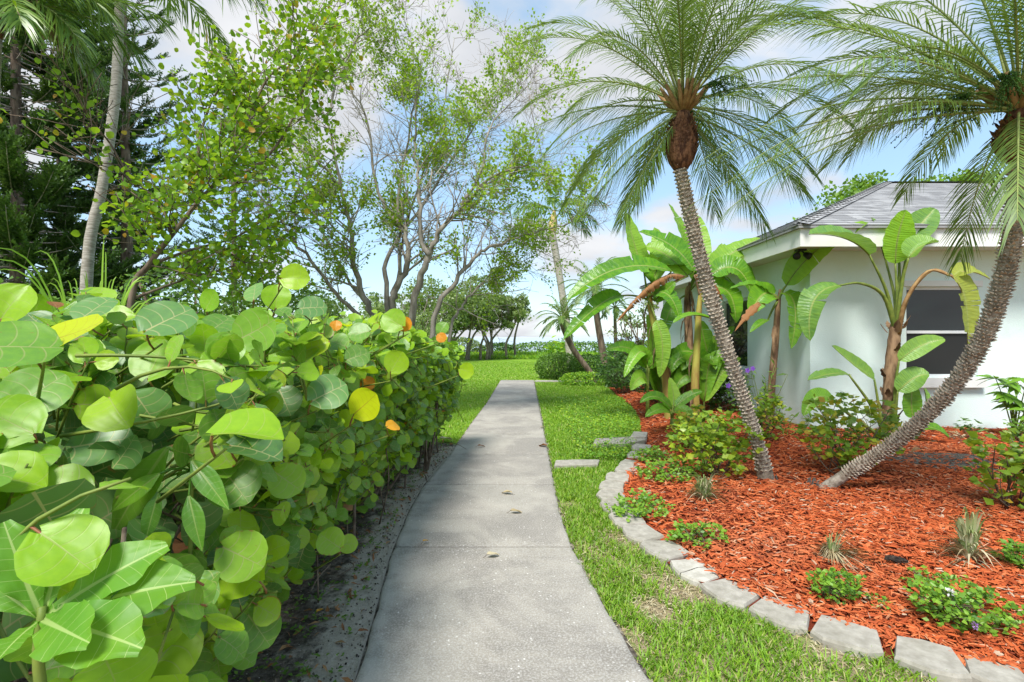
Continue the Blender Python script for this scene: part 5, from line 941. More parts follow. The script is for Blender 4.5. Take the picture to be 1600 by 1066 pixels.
    lf([(1396, 690, 7.1), (1400, 635, 7.0)], [(1403, 612, 6.95), (1430, 590, 6.9), (1452, 587, 6.85)], .26, (.1, -.7, .7), 'strel')
    lf([(1420, 690, 7.0), (1424, 670, 7)], [(1427, 653, 6.95), (1424, 625, 6.95), (1428, 598, 6.95)], .26, (.1, -1, .15), 'banana', fold=.1)
    lf([(1425, 690, 7.0), (1440, 670, 7)], [(1446, 650, 7.0), (1448, 628, 7.05), (1444, 606, 7.1)], .16, (.5, -.8, .15), 'strel')
    lf([(1396, 692, 7.0), (1410, 668, 6.95)], [(1425, 672, 6.9), (1455, 668, 6.85), (1483, 684, 6.8)], .18, (0, -.5, .9), 'banana')
    lf([(1390, 692, 7.0), (1330, 650, 6.8)], [(1300, 625, 6.7), (1275, 622, 6.65), (1255, 650, 6.6)], .2, (-.2, -.7, .6), 'banana')
    t2 = thing('soil_litter_leaf', gnd(1424, 710, .16), 'curled brown dead leaf on the dark soil ring', 'fallen leaf'); p = gnd(1424, 708, .18)
    blade([p, p + [.06, -.02, .05], p + [.14, 0, .0]], .07, (0, -.3, 1), .5, .08, 0, 8, 5).build('leaf_blade', M['seagrape_brown'], t2)
    for a, b, lab in ((1150, 430, ''), ): pass
strelitzia()
# ---------------------------------------------------------------- sea grape hedge
face_x = lerp_tab([(0.5, -0.60), (0.9, -0.60), (1.5, -0.72), (2.5, -0.86), (3.5, -0.86), (4.5, -0.80), (5.5, -0.72), (6.8, -0.66)])
def hedge_top(x, y): return 1.50 + 0.07 * np.sin(x * 2.3 + y * 1.1) + 0.06 * np.sin(y * 2.9 - x) - 0.03 * np.clip(y - 4.5, 0, 3) + 0.08 * np.exp(-((y - 2.1)**2) / 0.2)
hedge = thing('sea_grape_hedge', (-1.3, 3.2, 0), 'broad sea grape hedge of large round glossy leaves lining the concrete walk', 'hedge')
LV = []       # position, matrix, template index, material key
petg = G(); stemg = G()
def add_leaf(p, d, N, size, ti=None, mat='seagrape', foot=None):
    ti = int(rng.integers(len(SEA))) if ti is None else ti
    Mx = frames(np.array([d], float), np.array([N], float))[0] * size; LV.append((np.asarray(p, float), Mx, ti, mat, size, foot))
def shoot(tip, d, L, nl, size, out):
    if in_front(tip, .03): return
    d = nrm(d); b = tip - d * L; sd = nrm(np.cross(d, [0.2, 0.3, 1])); bend = rng.normal(size=3) * 0.05; P = bez(b, (b + tip) / 2 + bend, tip, 6); tube(stemg, P, np.linspace(0.0055, 0.0025, 6), 4, c=rng.random())
    for k in range(nl):
        f = 1 - k / nl * 0.72 - rng.random() * 0.05; i = f * 5; i0 = min(4, int(i)); p = P[i0] * (1 - (i - i0)) + P[i0 + 1] * (i - i0); a = k * 2.6 + rng.normal() * 0.5
        o_ = nrm(np.cross(d, sd) * math.sin(a) + sd * math.cos(a)); ld = nrm(o_ + d * rng.uniform(0.1, 0.8) + np.array([0, 0, 0.1])); N = nrm(np.array([0, 0, 0.75]) + out * 0.75 + rng.normal(size=3) * 0.42); s = size * rng.uniform(0.7, 1.15) * (0.6 + 0.4 * min(1, k / 2.0)) 
        q = p + ld * 0.022; r = rng.random(); mt = 'seagrape' if r < 0.60 else 'seagrape_bright' if r < 0.88 else 'seagrape_dull' if r < 0.993 else 'seagrape_yellow' if r < 0.996 else 'seagrape_orange' if r < 0.998 else 'seagrape_brown'
        add_leaf(q, ld, N, s, None, mt, p)
# leaves read one by one from the photograph: x, y, width in photo px, real width m, normal, tip direction in the picture (deg, 0 right, 90 up), shape, material
hero = [(112, 524, 132, .17, (-.1, -.5, .85), 40, 2, 'seagrape_yellow'), (30, 540, 150, .17, (.3, -.55, .8), 30, 0, 'seagrape'), (60, 610, 120, .17, (.35, -.75, .6), 60, 0, 'seagrape'), (15, 660, 120, .15, (.3, -.7, .5), 160, 2, 'seagrape_bright'), (15, 745, 130, .15, (.1, -.35, .9), 10, 3, 'seagrape_bright'),
        (20, 470, 90, .14, (.2, -.9, .2), 70, 1, 'seagrape_bright'), (265, 497, 100, .19, (.2, -.7, .7), 60, 0, 'seagrape_dull'), (245, 562, 88, .17, (.1, -.8, .5), 85, 2, 'seagrape_bright'), (320, 533, 70, .16, (-.1, -.95, .1), 95, 2, 'seagrape_bright'), (402, 516, 80, .17, (.1, -.95, .15), 30, 2, 'seagrape'), (345, 505, 60, .15, (.2, -.6, .7), 70, 0, 'seagrape'),
        (432, 462, 48, .15, (.35, -.9, .1), 90, 1, 'seagrape_bright'), (397, 455, 42, .14, (-.3, -.8, .4), 110, 0, 'seagrape_dull'), (462, 434, 50, .14, (.1, -.9, .3), 5, 1, 'seagrape_bright'), (330, 468, 44, .13, (-.2, -.9, .1), 60, 2, 'seagrape_bright'), (150, 480, 80, .16, (0, -.7, .7), 80, 0, 'seagrape_dull'), (60, 475, 50, .13, (.2, -.9, -.2), 60, 2, 'seagrape_bright'),
        (160, 690, 110, .17, (.1, -.7, .65), 20, 0, 'seagrape_dull'), (262, 735, 88, .17, (.25, -.85, .5), -100, 0, 'seagrape_dull'), (310, 732, 60, .12, (.1, -.8, .6), 200, 0, 'seagrape'), (368, 758, 92, .16, (.2, -.75, .65), -60, 0, 'seagrape'), (450, 752, 64, .13, (.3, -.8, .5), -40, 0, 'seagrape'), (400, 700, 100, .17, (.1, -.3, .95), -20, 3, 'seagrape_dull'), (385, 672, 130, .17, (-.1, -.22, .95), 5, 3, 'seagrape_bright'), (300, 662, 66, .13, (.2, -.6, .75), 140, 1, 'seagrape_bright'),
        (445, 628, 60, .15, (.2, -.8, .5), -70, 0, 'seagrape_dull'), (335, 632, 78, .17, (.1, -.75, .65), 45, 0, 'seagrape_dull'), (515, 612, 70, .17, (.2, -.8, .55), 40, 0, 'seagrape_dull'), (572, 631, 58, .15, (-.1, -.95, .1), 40, 2, 'seagrape_yellow'), (560, 556, 44, .15, (.2, -.8, .5), 30, 0, 'seagrape'), (525, 535, 44, .15, (.1, -.7, .7), 150, 0, 'seagrape'), (613, 501, 44, .16, (.1, -.9, .25), 150, 0, 'seagrape_bright'), (633, 506, 27, .10, (-.1, -.95, .2), 50, 2, 'seagrape_orange'), (502, 562, 40, .14, (.1, -.95, .05), -80, 2, 'seagrape'), (620, 565, 42, .15, (.2, -.9, .1), 60, 2, 'seagrape_bright'), (615, 664, 26, .09, (.3, -.5, .8), 40, 4, 'seagrape_orange'), (525, 508, 20, .08, (.2, -.9, .2), 90, 1, 'seagrape_orange'), (575, 600, 26, .1, (.2, -.9, .3), -30, 0, 'seagrape_orange'), (690, 528, 18, .08, (0, -.9, .3), -60, 0, 'seagrape_orange'), (730, 580, 28, .14, (-.2, -.95, .1), -20, 2, 'seagrape_bright'), (692, 512, 24, .13, (-.3, -.9, .2), 60, 1, 'seagrape'),
        (265, 1010, 120, .15, (.2, -.85, .5), 60, 0, 'seagrape'), (380, 870, 88, .15, (.3, -.8, .5), -30, 0, 'seagrape'), (375, 900, 80, .14, (.2, -.7, .6), 170, 1, 'seagrape_bright'), (405, 985, 76, .14, (.4, -.8, .5), -60, 0, 'seagrape'), (150, 955, 140, .16, (.1, -.9, .3), 80, 2, 'seagrape_bright'), (225, 1010, 130, .15, (.9, -.4, -.1), -80, 3, 'seagrape_bright'), (340, 1035, 60, .12, (.2, -.85, .4), -80, 1, 'seagrape'), (415, 818, 56, .13, (.2, -.8, .5), -60, 0, 'seagrape_dull'), (478, 1040, 34, .10, (.2, -.9, .4), 70, 1, 'seagrape_bright'), (545, 850, 34, .1, (.2, -.7, .7), 10, 0, 'seagrape'), (515, 845, 48, .12, (.3, -.8, .5), 150, 0, 'seagrape'), (470, 870, 50, .13, (.2, -.9, .1), -110, 1, 'seagrape_dull'),
        (90, 770, 130, .16, (.1, -.5, .85), 10, 1, 'seagrape'), (230, 640, 80, .14, (.6, -.6, .5), -60, 3, 'seagrape_dull'), (180, 640, 100, .15, (-.2, -.7, .6), -50, 3, 'seagrape_bright'), (205, 850, 60, .10, (.2, -.7, .6), -30, 3, 'seagrape'), (490, 480, 50, .16, (.2, -.7, .6), 20, 0, 'seagrape_dull'), (560, 520, 40, .15, (.1, -.8, .6), 200, 0, 'seagrape'), (300, 850, 60, .13, (.2, -.8, .5), -90, 0, 'seagrape_brown')]
heroes = []
for px, py, w, real, N, ang, ti, mat in hero:
    d = real * F / w / stretch(px) ** 0.6 * 1.0; p = at(px, py, d); a = R(ang); tip = np.array([math.cos(a), 0.12, math.sin(a)]); N = nrm(np.array(N, float)); tip = nrm(tip - N * (tip @ N)); s = real * 0.84; n0 = len(LV); add_leaf(p - tip * s * 0.5, tip, N, s, ti, mat); heroes.append(LV[n0])
    q = p - tip * s * 0.5; e = q + np.array([rng.normal() * .02 - .02, .05, -.06]); e2 = e + np.array([-.26 + rng.normal() * .05, .16, -.12 + rng.normal() * .04]); tube(petg, bez(q, (q + e) / 2 - tip * .012, e, 4), .0035, 5); tube(stemg, bez(e + nrm(e - e2) * .05, e, e2, 5), [.003, .0035, .004, .0045, .005], 6, c=rng.random())
hp = np.array([h[0] + h[1][:, 1] * .5 for h in heroes]); hxy = np.stack([hp[:, 0] / hp[:, 1], (hp[:, 2] - H) / hp[:, 1]], -1); hr = np.array([h[4] for h in heroes]) / hp[:, 1] * .5
def in_front(c, pad=0.0):
    """would something at c hide a leaf that was placed by hand"""
    if c[1] < .2: return False
    d2 = np.hypot(hxy[:, 0] - c[0] / c[1], hxy[:, 1] - (c[2] - H) / c[1]); return bool(((d2 < hr * .85 + pad / c[1]) & (c[1] < hp[:, 1] + .02)).any())
n_top, n_side = 950, 680
for k in range(n_top):
    y = rng.uniform(0.75, 6.7); x = face_x(y) - 0.05 - rng.random()**1.2 * 3.4
    if math.hypot(x, y) < 1.0: continue
    z = float(hedge_top(x, y)) + rng.normal() * 0.06 - 0.10 * math.exp(-(face_x(y) - x) / 0.15) - (0.12 if y < 1.3 else 0); dist = math.hypot(x, y)
    shoot(np.array([x, y, z]), np.array([rng.normal() * .35, rng.normal() * .35 - .1, 1]), rng.uniform(.2, .36), rng.integers(6, 9), 0.105, np.array([.25, -.75, 0]))
for k in range(n_side):
    y = rng.uniform(0.8, 6.8); z = 0.22 + 1.2 * rng.random()**0.75; x = face_x(y) - 0.42 * max(0, 1 - z / 0.75)**1.1 - abs(rng.normal()) * 0.07
    if math.hypot(x, y) < 0.95 and z > 0.9: continue
    if z < 0.5 and rng.random() < 0.45: continue
    shoot(np.array([x, y, z]), np.array([.9, -.25 + rng.normal() * .4, .35 + rng.normal() * .4]), rng.uniform(.3, .5), rng.integers(5, 8), 0.094, np.array([.7, -.6, 0]))
for k in range(26):   # far end of the hedge
    x = rng.uniform(-2.6, -.66); z = rng.uniform(.4, 1.35); shoot(np.array([x, 6.85 + rng.random() * .2, z]), np.array([rng.normal() * .3, .5, .5]), .4, 6, .125, np.array([.3, -.3, 0]))
# share out: the largest in view become leaf parts, the others one joined part
hs = {id(h) for h in heroes}
def scr_size(L):
    p = L[0]
    if p[1] < 0.35: return 0
    x, y = 800 + p[0] * F / p[1], HY - (p[2] - H) * F / p[1]; return L[4] / p[1] if -40 < x < 1640 and -40 < y < 1100 else 0
oth = sorted([L for L in LV if id(L) not in hs], key=scr_size, reverse=True); oth = [L for L in oth if np.linalg.norm(L[0] - np.array([0, 0, H])) > 0.75]
oth = [L for L in oth if not in_front(L[0] + L[1][:, 1] * .5, L[4] * .12)]
single = heroes + oth[:298 - len(heroes)]; rest = oth[298 - len(heroes):]
smesh = []
for T in SEA:
    g = G(); g.add(T[0], T[1], uv=T[3], c=0.0); smesh.append(g.mesh('leaf', M['seagrape']))
hl = root_loc(hedge)
for L in single + rest:
    if L[5] is not None and scr_size(L) > .02: tube(petg, [L[5], L[0]], [0.003, 0.0025], 3, cap=False)
for p, Mx, ti, mat, s, _f in single:
    o = bpy.data.objects.new('leaf', smesh[ti]); o.parent = hedge; m4 = Matrix(Mx.tolist()).to_4x4(); m4.translation = Vector(p - hl); o.matrix_local = m4; link(o); o.material_slots[0].link = 'OBJECT'; o.material_slots[0].material = M[mat]
g = G(); mk = ['seagrape', 'seagrape_bright', 'seagrape_dull', 'seagrape_yellow', 'seagrape_orange', 'seagrape_brown']
for ti in range(len(SEA)):
    for mi, mat in enumerate(mk):
        sel = [L for L in rest if L[2] == ti and L[3] == mat]
        if sel:
            big = [L for L in sel if scr_size(L) > 0.075]; sm_ = [L for L in sel if .035 < scr_size(L) <= 0.075]; ti_ = [L for L in sel if scr_size(L) <= .035]
            for T, ss in ((SEA[ti], big), (SEA_LOW, sm_), (SEA_TINY, ti_)):
                if ss: g.inst(T, np.array([L[1] for L in ss]), np.array([L[0] for L in ss]), m=mi)
g.build('foliage', [M[k] for k in mk], hedge, kind='stuff')
petg.build('petioles', M['petiole'], hedge, kind='stuff'); stemg.build('shoots', M['stem'], hedge, kind='stuff')
g = G()     # woody stems inside
for k in range(150):
    y = rng.uniform(0.9, 6.8); x = face_x(y) - rng.uniform(0.22, 1.6); r = rng.uniform(.005, .016); p = np.array([x, y, -0.02]); q = np.array([min(x + rng.normal() * .15 + .16, face_x(y) - .12), y + rng.normal() * .2, rng.uniform(.8, 1.25)]); tube(g, catmull([p, (p + q) / 2 + rng.normal(size=3) * .06, q], 4), np.linspace(r, r * .5, 9), 6, c=rng.random())
for k in range(170):
    y = rng.uniform(1.2, 6.8); p = np.array([face_x(y) - rng.uniform(.1, .9), y, rng.uniform(.1, .9)]); q = p + np.array([rng.normal() * .15 - .02, rng.normal() * .18, rng.normal() * .15]); tube(g, catmull([p, (p + q) / 2 + rng.normal(size=3) * .03, q], 3), np.linspace(.005, .002, 7), 4, c=rng.random())
g.build('woody_stems', M['hedge_stem'], hedge, kind='stuff')
# inner shade leaves
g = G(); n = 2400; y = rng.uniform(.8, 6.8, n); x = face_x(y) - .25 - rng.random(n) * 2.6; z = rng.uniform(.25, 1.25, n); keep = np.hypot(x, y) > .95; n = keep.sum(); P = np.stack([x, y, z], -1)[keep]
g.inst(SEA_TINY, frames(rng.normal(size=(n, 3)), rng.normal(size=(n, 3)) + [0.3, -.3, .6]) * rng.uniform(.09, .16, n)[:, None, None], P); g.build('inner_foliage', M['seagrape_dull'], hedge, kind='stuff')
# wavy-leaved shoot in the near corner
wv = thing('wavy_leaf_shrub', (-.72, .84, 0), 'young shrub shoot with wavy bright leaves in front of the sea grape hedge', 'shrub'); c0 = at(66, 968, .80)
g = G(); tube(g, catmull([(-.66, .86, -.02), (-.68, .84, .5), c0 - [0, 0, .12], c0 + [0, 0, .02]], 5), np.linspace(.012, .006, 16), 8); g.build('stem', M['stem'], wv)
for (tx, ty, dd, s, N) in ((108, 800, .86, .165, (.1, -.8, .5)), (228, 848, .84, .165, (.1, -.6, .75)), (272, 890, .82, .19, (.15, -.5, .85)), (5, 830, .78, .16, (.5, -.75, .4)), (-30, 900, .78, .15, (.4, -.7, .6)), (185, 985, .72, .13, (.2, -.6, .8)), (0, 1010, .72, .11, (.1, -.8, .6)), (100, 985, .70, .06, (.2, -.7, .6)), (50, 1000, .9, .12, (.3, -.3, .9)), (40, 820, .92, .14, (.2, -.5, .8))):
    tip = at(tx, ty, dd); d = nrm(tip - c0); g = G(); g.inst(WAVY, frames(d[None], np.array([N], float)) * np.linalg.norm(tip - c0), (c0 + d * .008)[None], np.array([rng.random()])); g.build('leaf', M['wavy'], wv)
# lance-leaved sprout under the hedge
lv = thing('lance_leaf_sprout', (-.95, 1.5, 0), 'sprout with long pointed leaves hanging inside the hedge', 'shrub'); g = G(); c1 = at(300, 735, 1.5); tube(g, catmull([(-.98, 1.55, -.02), (-.96, 1.52, .6), c1], 5), np.linspace(.01, .005, 11), 7); g.build('stem', M['stem'], lv)
LANCE = leaf_t(7, 11, lance_p, fold=.25, curl=.2, wave=.01)
for a, b, dd in (((262, 700), (155, 845), 1.45), ((248, 770), (222, 850), 1.42), ((295, 775), (312, 858), 1.4), ((250, 740), (165, 800), 1.42), ((300, 720), (352, 790), 1.45), ((240, 760), (178, 862), 1.5)):
    p, q = at(*a, dd), at(*b, dd - .06); d = q - p; L_ = np.linalg.norm(d); g = G(); tube(g, bez(c1, (c1 + p) / 2 + [0, 0, .02], p, 4), .003, 4); g.inst(LANCE, frames(d[None], np.array([[.3, -.8, .4]])) * L_, p[None], np.array([rng.random()])); g.build('leaf', M['lance'], lv)
# arching reed grass behind the hedge top
rd = thing('reed_grass', (-2.95, 3.6, 0), 'tuft of tall arching grass blades poking up behind the hedge', 'grass tuft'); g = G(); b0 = np.array([-2.95, 3.6, 0.0])
for k in range(46):
    a = rng.random() * 6.283; L_ = rng.uniform(.5, 1.0); o_ = np.array([math.cos(a), math.sin(a) * .6, 0]); z1 = rng.uniform(1.55, 2.25); r = rng.uniform(.1, .75); P = bez(b0 + o_ * .08 + [0, 0, .2], b0 + o_ * .12 + [0, 0, z1 * 1.05], b0 + o_ * r * 1.0 + [0, 0, z1 - r * .25], 12); w = .009 * np.sin(np.linspace(.35, 3.1, 12)); S = nrm(np.cross(np.gradient(P, axis=0), [0.2, 1, 0])) * w[:, None]; i = np.arange(11) * 2
    g.add(np.stack([P - S, P + S], 1).reshape(-1, 3), np.stack([i, i + 1, i + 3, i + 2], -1), c=rng.random())
g.build('blades', M['reed'], rd)
# ---------------------------------------------------------------- shrubs and small plants of the bed
def shrub(name, base, rx, rz, n, leaf, mat, label, cat='shrub', T=SMALL, stems=10, zc=None, ry=None, whorl=6, group=None, sr=.008, up=.5, low=0.12):
    b = np.asarray(base, float); t = thing(name, b, label, cat, group); ry = ry or rx * .8; g = G(); gl = G(); zc = zc or rz * .55; k = max(1, n // whorl); tips = []
    for i in range(k):
        v = nrm(rng.normal(size=3)) * rng.random()**.38; p = b + np.array([v[0] * rx, v[1] * ry, zc + v[2] * rz * .5]); p[2] = max(p[2], b[2] + low * rz); tips.append(p)
    for i in range(stems):
        e = tips[rng.integers(k)]; s = b + rng.normal(size=3) * [rx * .08, ry * .08, 0] - [0, 0, .03]; m_ = (s + e) / 2 + rng.normal(size=3) * rx * .12; tube(g, catmull([s, m_, e], 3), np.linspace(sr, sr * .4, 7), 5); 
        for j in range(3): e2 = tips[rng.integers(k)]; tube(g, catmull([m_, (m_ + e2) / 2 + rng.normal(size=3) * rx * .08, e2], 3), np.linspace(sr * .6, sr * .25, 7), 4)
    g.build('stems', M['hedge_stem'], t)
    P = np.repeat(np.array(tips), whorl, 0); m = len(P); a = rng.random(m) * 6.283; D = np.stack([np.cos(a), np.sin(a), rng.uniform(-.1, .8, m)], -1); c = np.clip(np.repeat(rng.random(k), whorl) * .6 + rng.random(m) * .4, 0, .99)
    gl.inst(T, frames(D, rng.normal(size=(m, 3)) * .35 + [0, -.45, up]) * rng.uniform(*leaf, m)[:, None, None], P + rng.normal(size=(m, 3)) * leaf[1] * .25, c); gl.build('foliage', M[mat], t); return t, tips
def G_(px, py): p = gnd(px, py, .1); p[2] = bed_z(p[0], p[1]); return p
shrub('ixora_shrub', G_(1118, 748), .46, .62, 900, (.045, .085), 'yellow_shrub', 'yellow-green leafy shrub at the foot of the slender leaning date palm', T=SMALLW)
shrub('ixora_shrub', G_(1190, 690), .34, .62, 520, (.045, .08), 'yellow_shrub', 'yellow-green leafy shrub between the slender palm and the house corner', T=SMALLW)
shrub('ixora_shrub', G_(1085, 700), .34, .5, 420, (.05, .09), 'yellow_shrub', 'low yellow-green shrub tucked in front of the banana clump', T=SMALLW)
shrub('croton_shrub', G_(1325, 742), .50, .78, 800, (.05, .095), 'yellow_shrub', 'leafy shrub with yellow and orange new leaves beside the bird of paradise', T=SMALLW)
shrub('croton_shrub', G_(1590, 800), .32, .66, 420, (.05, .10), 'yellow_shrub', 'leafy yellow-green shrub at the edge of the mulch, opposite the soil ring', T=SMALLW)
t, _ = shrub('fallen_shrub', G_(1495, 690), .12, .2, 40, (.04, .07), 'straw', 'small dry weed standing in the dark soil ring', 'weed', T=NARROW, stems=3, sr=.004)
# dark shrubs behind the banana clump
shrub('dark_shrub', (3.3, 11.2, .05), .8, 1.1, 2200, (.05, .11), 'dark_leaf', 'dense dark green shrub behind the banana stems', T=SMALL)
shrub('dark_shrub', (2.9, 13.6, .05), .75, 1.15, 1800, (.05, .11), 'dark_leaf', 'dark green bush between the banana clump and the clipped round bush', T=SMALL)
shrub('dark_shrub', (4.0, 9.7, .05), .45, .9, 1000, (.05, .10), 'dark_leaf', 'dark green bush by the wall between the banana stems', T=SMALL)
# purple flowering ruellia
def ruellia(px, py, n, h, fl, label):
    b = G_(px, py); t = thing('ruellia', b, label, 'flowering plant'); g = G(); gl = G()
    for k in range(n):
        e = b + np.array([rng.normal() * .22, rng.normal() * .14, h * rng.uniform(.6, 1.05)]); P = catmull([b + rng.normal(size=3) * [.04, .04, 0], (b + e) / 2 + rng.normal(size=3) * .04, e], 5); tube(g, P, np.linspace(.006, .003, len(P)), 5); m = 12; i = rng.integers(3, len(P), m); D = rng.normal(size=(m, 3)); D[:, 2] = .5 + .3 * D[:, 2]; gl.inst(NARROW, frames(D, rng.normal(size=(m, 3)) * .3 + [0, -.3, 1]) * rng.uniform(.09, .17, m)[:, None, None], P[i])
    g.build('stems', M['stem'], t); gl.build('foliage', M['hedge_leaf'], t)
    for fx, fy in fl:
        c = at(fx, fy, b[1] - .1); g = G(); th = np.arange(5) * 1.2566; D = np.stack([np.cos(th), np.full(5, -.25), np.sin(th)], -1); g.inst(leaf_t(3, 4, lambda v: .38 * math.sin(math.pi * (.12 + .8 * v)), 0, .2), frames(D, np.tile([0, -1., .1], (5, 1))) * .042, np.tile(c, (5, 1))); tube(g, [c + [0, .05, -.02], c], [.004, .007], 5); g.build('flower', M['purple'], t)
        g = G(); tube(g, bez(c + [0, .05, -.02], c + [0, .06, -.15], b + [0, 0, h * .4], 6), .003, 4); g.build('flower_stalk', M['stem'], t)
ruellia(1185, 672, 12, .95, [(1168, 579), (1176, 576), (1138, 603)], 'ruellia with narrow leaves and purple flowers beside the slender palm')
ruellia(1228, 682, 6, .35, [], 'low tuft of narrow pointed leaves against the base of the house wall')
# plants along the wall at the right
b = G_(1585, 684); t = thing('philodendron', b, 'glossy many-fingered plant growing against the house wall under the palm trunk', 'plant'); g = G()
for k in range(16):
    a = rng.random() * 6.283; e = b + np.array([math.cos(a) * rng.uniform(.1, .45), math.sin(a) * .18 - .15, rng.uniform(.35, .85)]); g1 = G(); tube(g1, bez(b, (b + e) / 2 + [0, 0, .12], e, 6), np.linspace(.010, .005, 6), 5); g1.build('petiole', M['stem'], t); g = G(); o_ = nrm(e - b + rng.normal(size=3) * .2) * [1, 1, .2]
    m = 9; th = np.linspace(-1.9, 1.9, m); A = nrm(o_ + [0, 0, .05]); S = nrm(np.cross(A, [0, -.3, 1])); D = np.outer(np.cos(th), A) + np.outer(np.sin(th), S) + [0, 0, -.25]; g.inst(leaf_t(3, 6, lance_p, .2, .3), frames(D, np.tile([0, -.4, 1.], (m, 1))) * rng.uniform(.16, .26, m)[:, None, None], np.tile(e, (m, 1)), np.full(m, rng.random())); g.build('leaf', M['lance'], t)
shrub('seedling_shrub', G_(1518, 688), .16, .28, 70, (.07, .12), 'dark_leaf', 'small dark leafy seedling at the wall below the window sill', T=NARROW, stems=5, sr=.004)
shrub('yellow_flower_plant', G_(1590, 694), .2, .3, 160, (.05, .09), 'hedge_leaf', 'low leafy plant with tiny yellow flowers beside the wall', T=SMALL, stems=5, sr=.004)
# lantana mats
def lantana(px, py, rx, rz, n, label, flowers=(), leaf=(.02, .045), group=None, ry=None):
    b = G_(px, py); t, tips = shrub('lantana', b, rx, rz, n, leaf, 'lantana', label, 'ground cover', T=SMALLW, stems=9, sr=.004, zc=rz * .5, ry=ry or rx * .8, whorl=5, group=group)
    for fx, fy, mt in flowers:
        c = at(fx, fy, b[1] - .15); g = G(); m = 14; D = nrm(rng.normal(size=(m, 3)) + [0, -.4, .5]); g.inst(SMALLW, frames(D, rng.normal(size=(m, 3))) * .016, c + D * .008); g.build('flower', M[mt], t)
lantana(1020, 715, .26, .16, 520, 'trailing lantana over the edging blocks by the flat slabs')
lantana(1050, 748, .36, .18, 700, 'trailing lantana mat in front of the yellow-green shrub')
lantana(1000, 790, .27, .16, 620, 'dense trailing lantana mat spilling onto the curved edging blocks', ry=.35)
lantana(1090, 835, .22, .15, 330, 'small lantana sprig alone in the red mulch near the blocks')
lantana(1305, 925, .15, .17, 420, 'lantana sprig growing just inside the widest edging block', leaf=(.018, .038))
lantana(1375, 935, .10, .06, 60, 'thin creeping lantana runner on the mulch', leaf=(.015, .03))
lantana(1505, 965, .24, .22, 900, 'lantana with a lilac flower head and a white one', [(1522, 977, 'lilac'), (1484, 925, 'white_petal')], leaf=(.018, .04))
lantana(1445, 915, .14, .10, 170, 'straggly lantana runner below the dark bark piece', leaf=(.016, .034))
lantana(1590, 890, .12, .16, 220, 'lantana shoot under the croton at the mulch edge', leaf=(.02, .045))
# grass-like tufts
def tuft(name, px, py, n, L, w, mats, label, flat=.5, spread=1.0, bias=(0, 0)):
    b = G_(px, py); t = thing(name, b, label, 'grass tuft')
    for mi, (mt, fr, fl) in enumerate(mats):
        g = G()
        for k in range(int(n * fr)):
            a = rng.random() * 6.283; l = L * rng.uniform(.5, 1.1); o_ = np.array([math.cos(a) + bias[0], math.sin(a) * .8 + bias[1], 0]); h = l * rng.uniform(.2, 1.0) * (1 - fl * .7); r = l * rng.uniform(.4, .9) * (.5 + fl) * spread
            P = bez(b + o_ * .02, b + o_ * r * .3 + [0, 0, h * 1.25], b + o_ * r + [0, 0, h * (1 - fl) * .9 + .02], 8); wd = w * np.sin(np.linspace(.6, 3.1, 8)) * rng.uniform(.7, 1.2); S = nrm(np.cross(np.gradient(P, axis=0), [0.1, .5, .8])) * wd[:, None]; i = np.arange(7) * 2
            g.add(np.stack([P - S, P + S], 1).reshape(-1, 3), np.stack([i, i + 1, i + 3, i + 2], -1), c=rng.random() * .99)
        g.build('dry_blades' if mt == 'straw' else 'blades', M[mt], t)
tuft('variegated_grass', 1100, 780, 150, .36, .007, [('liriope', .8, .25), ('straw', .3, .8)], 'variegated grass tuft in the mulch below the yellow-green shrub', .4)
tuft('dry_grass', 1298, 868, 330, .27, .004, [('straw', 1.0, .85), ('liriope', .12, .2)], 'withered straw-coloured grass tuft lying in the red mulch', .8, bias=(.35, -.3))
tuft('variegated_grass', 1515, 882, 110, .42, .008, [('liriope', .7, .12), ('straw', .9, .75)], 'tall half-dry variegated grass tuft near the dark bark piece', .3, spread=.8)
# bark piece
b = gnd(1400, 882, .12); b[2] = bed_z(b[0], b[1]) + .045; g = G(); P = np.array([b + np.array([-.055, .02, .002]), b + [-.03, .01, .006], b + [.0, 0, .004], b + [.03, -.012, .004], b + [.058, -.022, -.002]]); tube(g, P, [.006, .017, .019, .017, .007], 9)
V = g.V[0]; V += rng.normal(size=V.shape) * .003; g.solo('bark_piece', M['charred'], (b[0], b[1], b[2] - .02), 'short charred black bark piece lying on the red mulch', 'bark', smooth=False)
# fallen leaves on the walk
def fallen(px, py, s, rot, mat, label, z=.034):
    p = gnd(px, py, z + .006); o = thing('fallen_leaf', (p[0], p[1], z), label, 'fallen leaf'); g = G(); d = np.array([math.cos(rot), math.sin(rot), .05]); tmp = leaf_t(5, 7, lambda v: .26 * math.sin(math.pi * (.03 + .94 * v)), .5, .25, .06, 1.3); g.inst(tmp, frames(d[None], np.array([[0, 0, 1.]])) * s, (p - d * s * .5 + [0, 0, .018])[None], np.array([.8])); g.build('leaf_blade', M[mat], o); g = G(); tube(g, [p - d * s * .5 + [0, 0, .016], p - d * s * .62 + [0, 0, .008], p - d * s * .78 + [0, 0, .004]], .0018, 4); g.build('leaf_stalk', M['hedge_stem'], o)
fallen(770, 869, .09, .4, 'straw', 'curled tan fallen leaf beside the slab joint on the walk'); fallen(792, 771, .11, 2.6, 'straw', 'pale fallen leaf on the middle of the concrete walk'); fallen(806, 801, .10, .1, 'straw', 'thin dry fallen leaf next to the pale one on the walk')
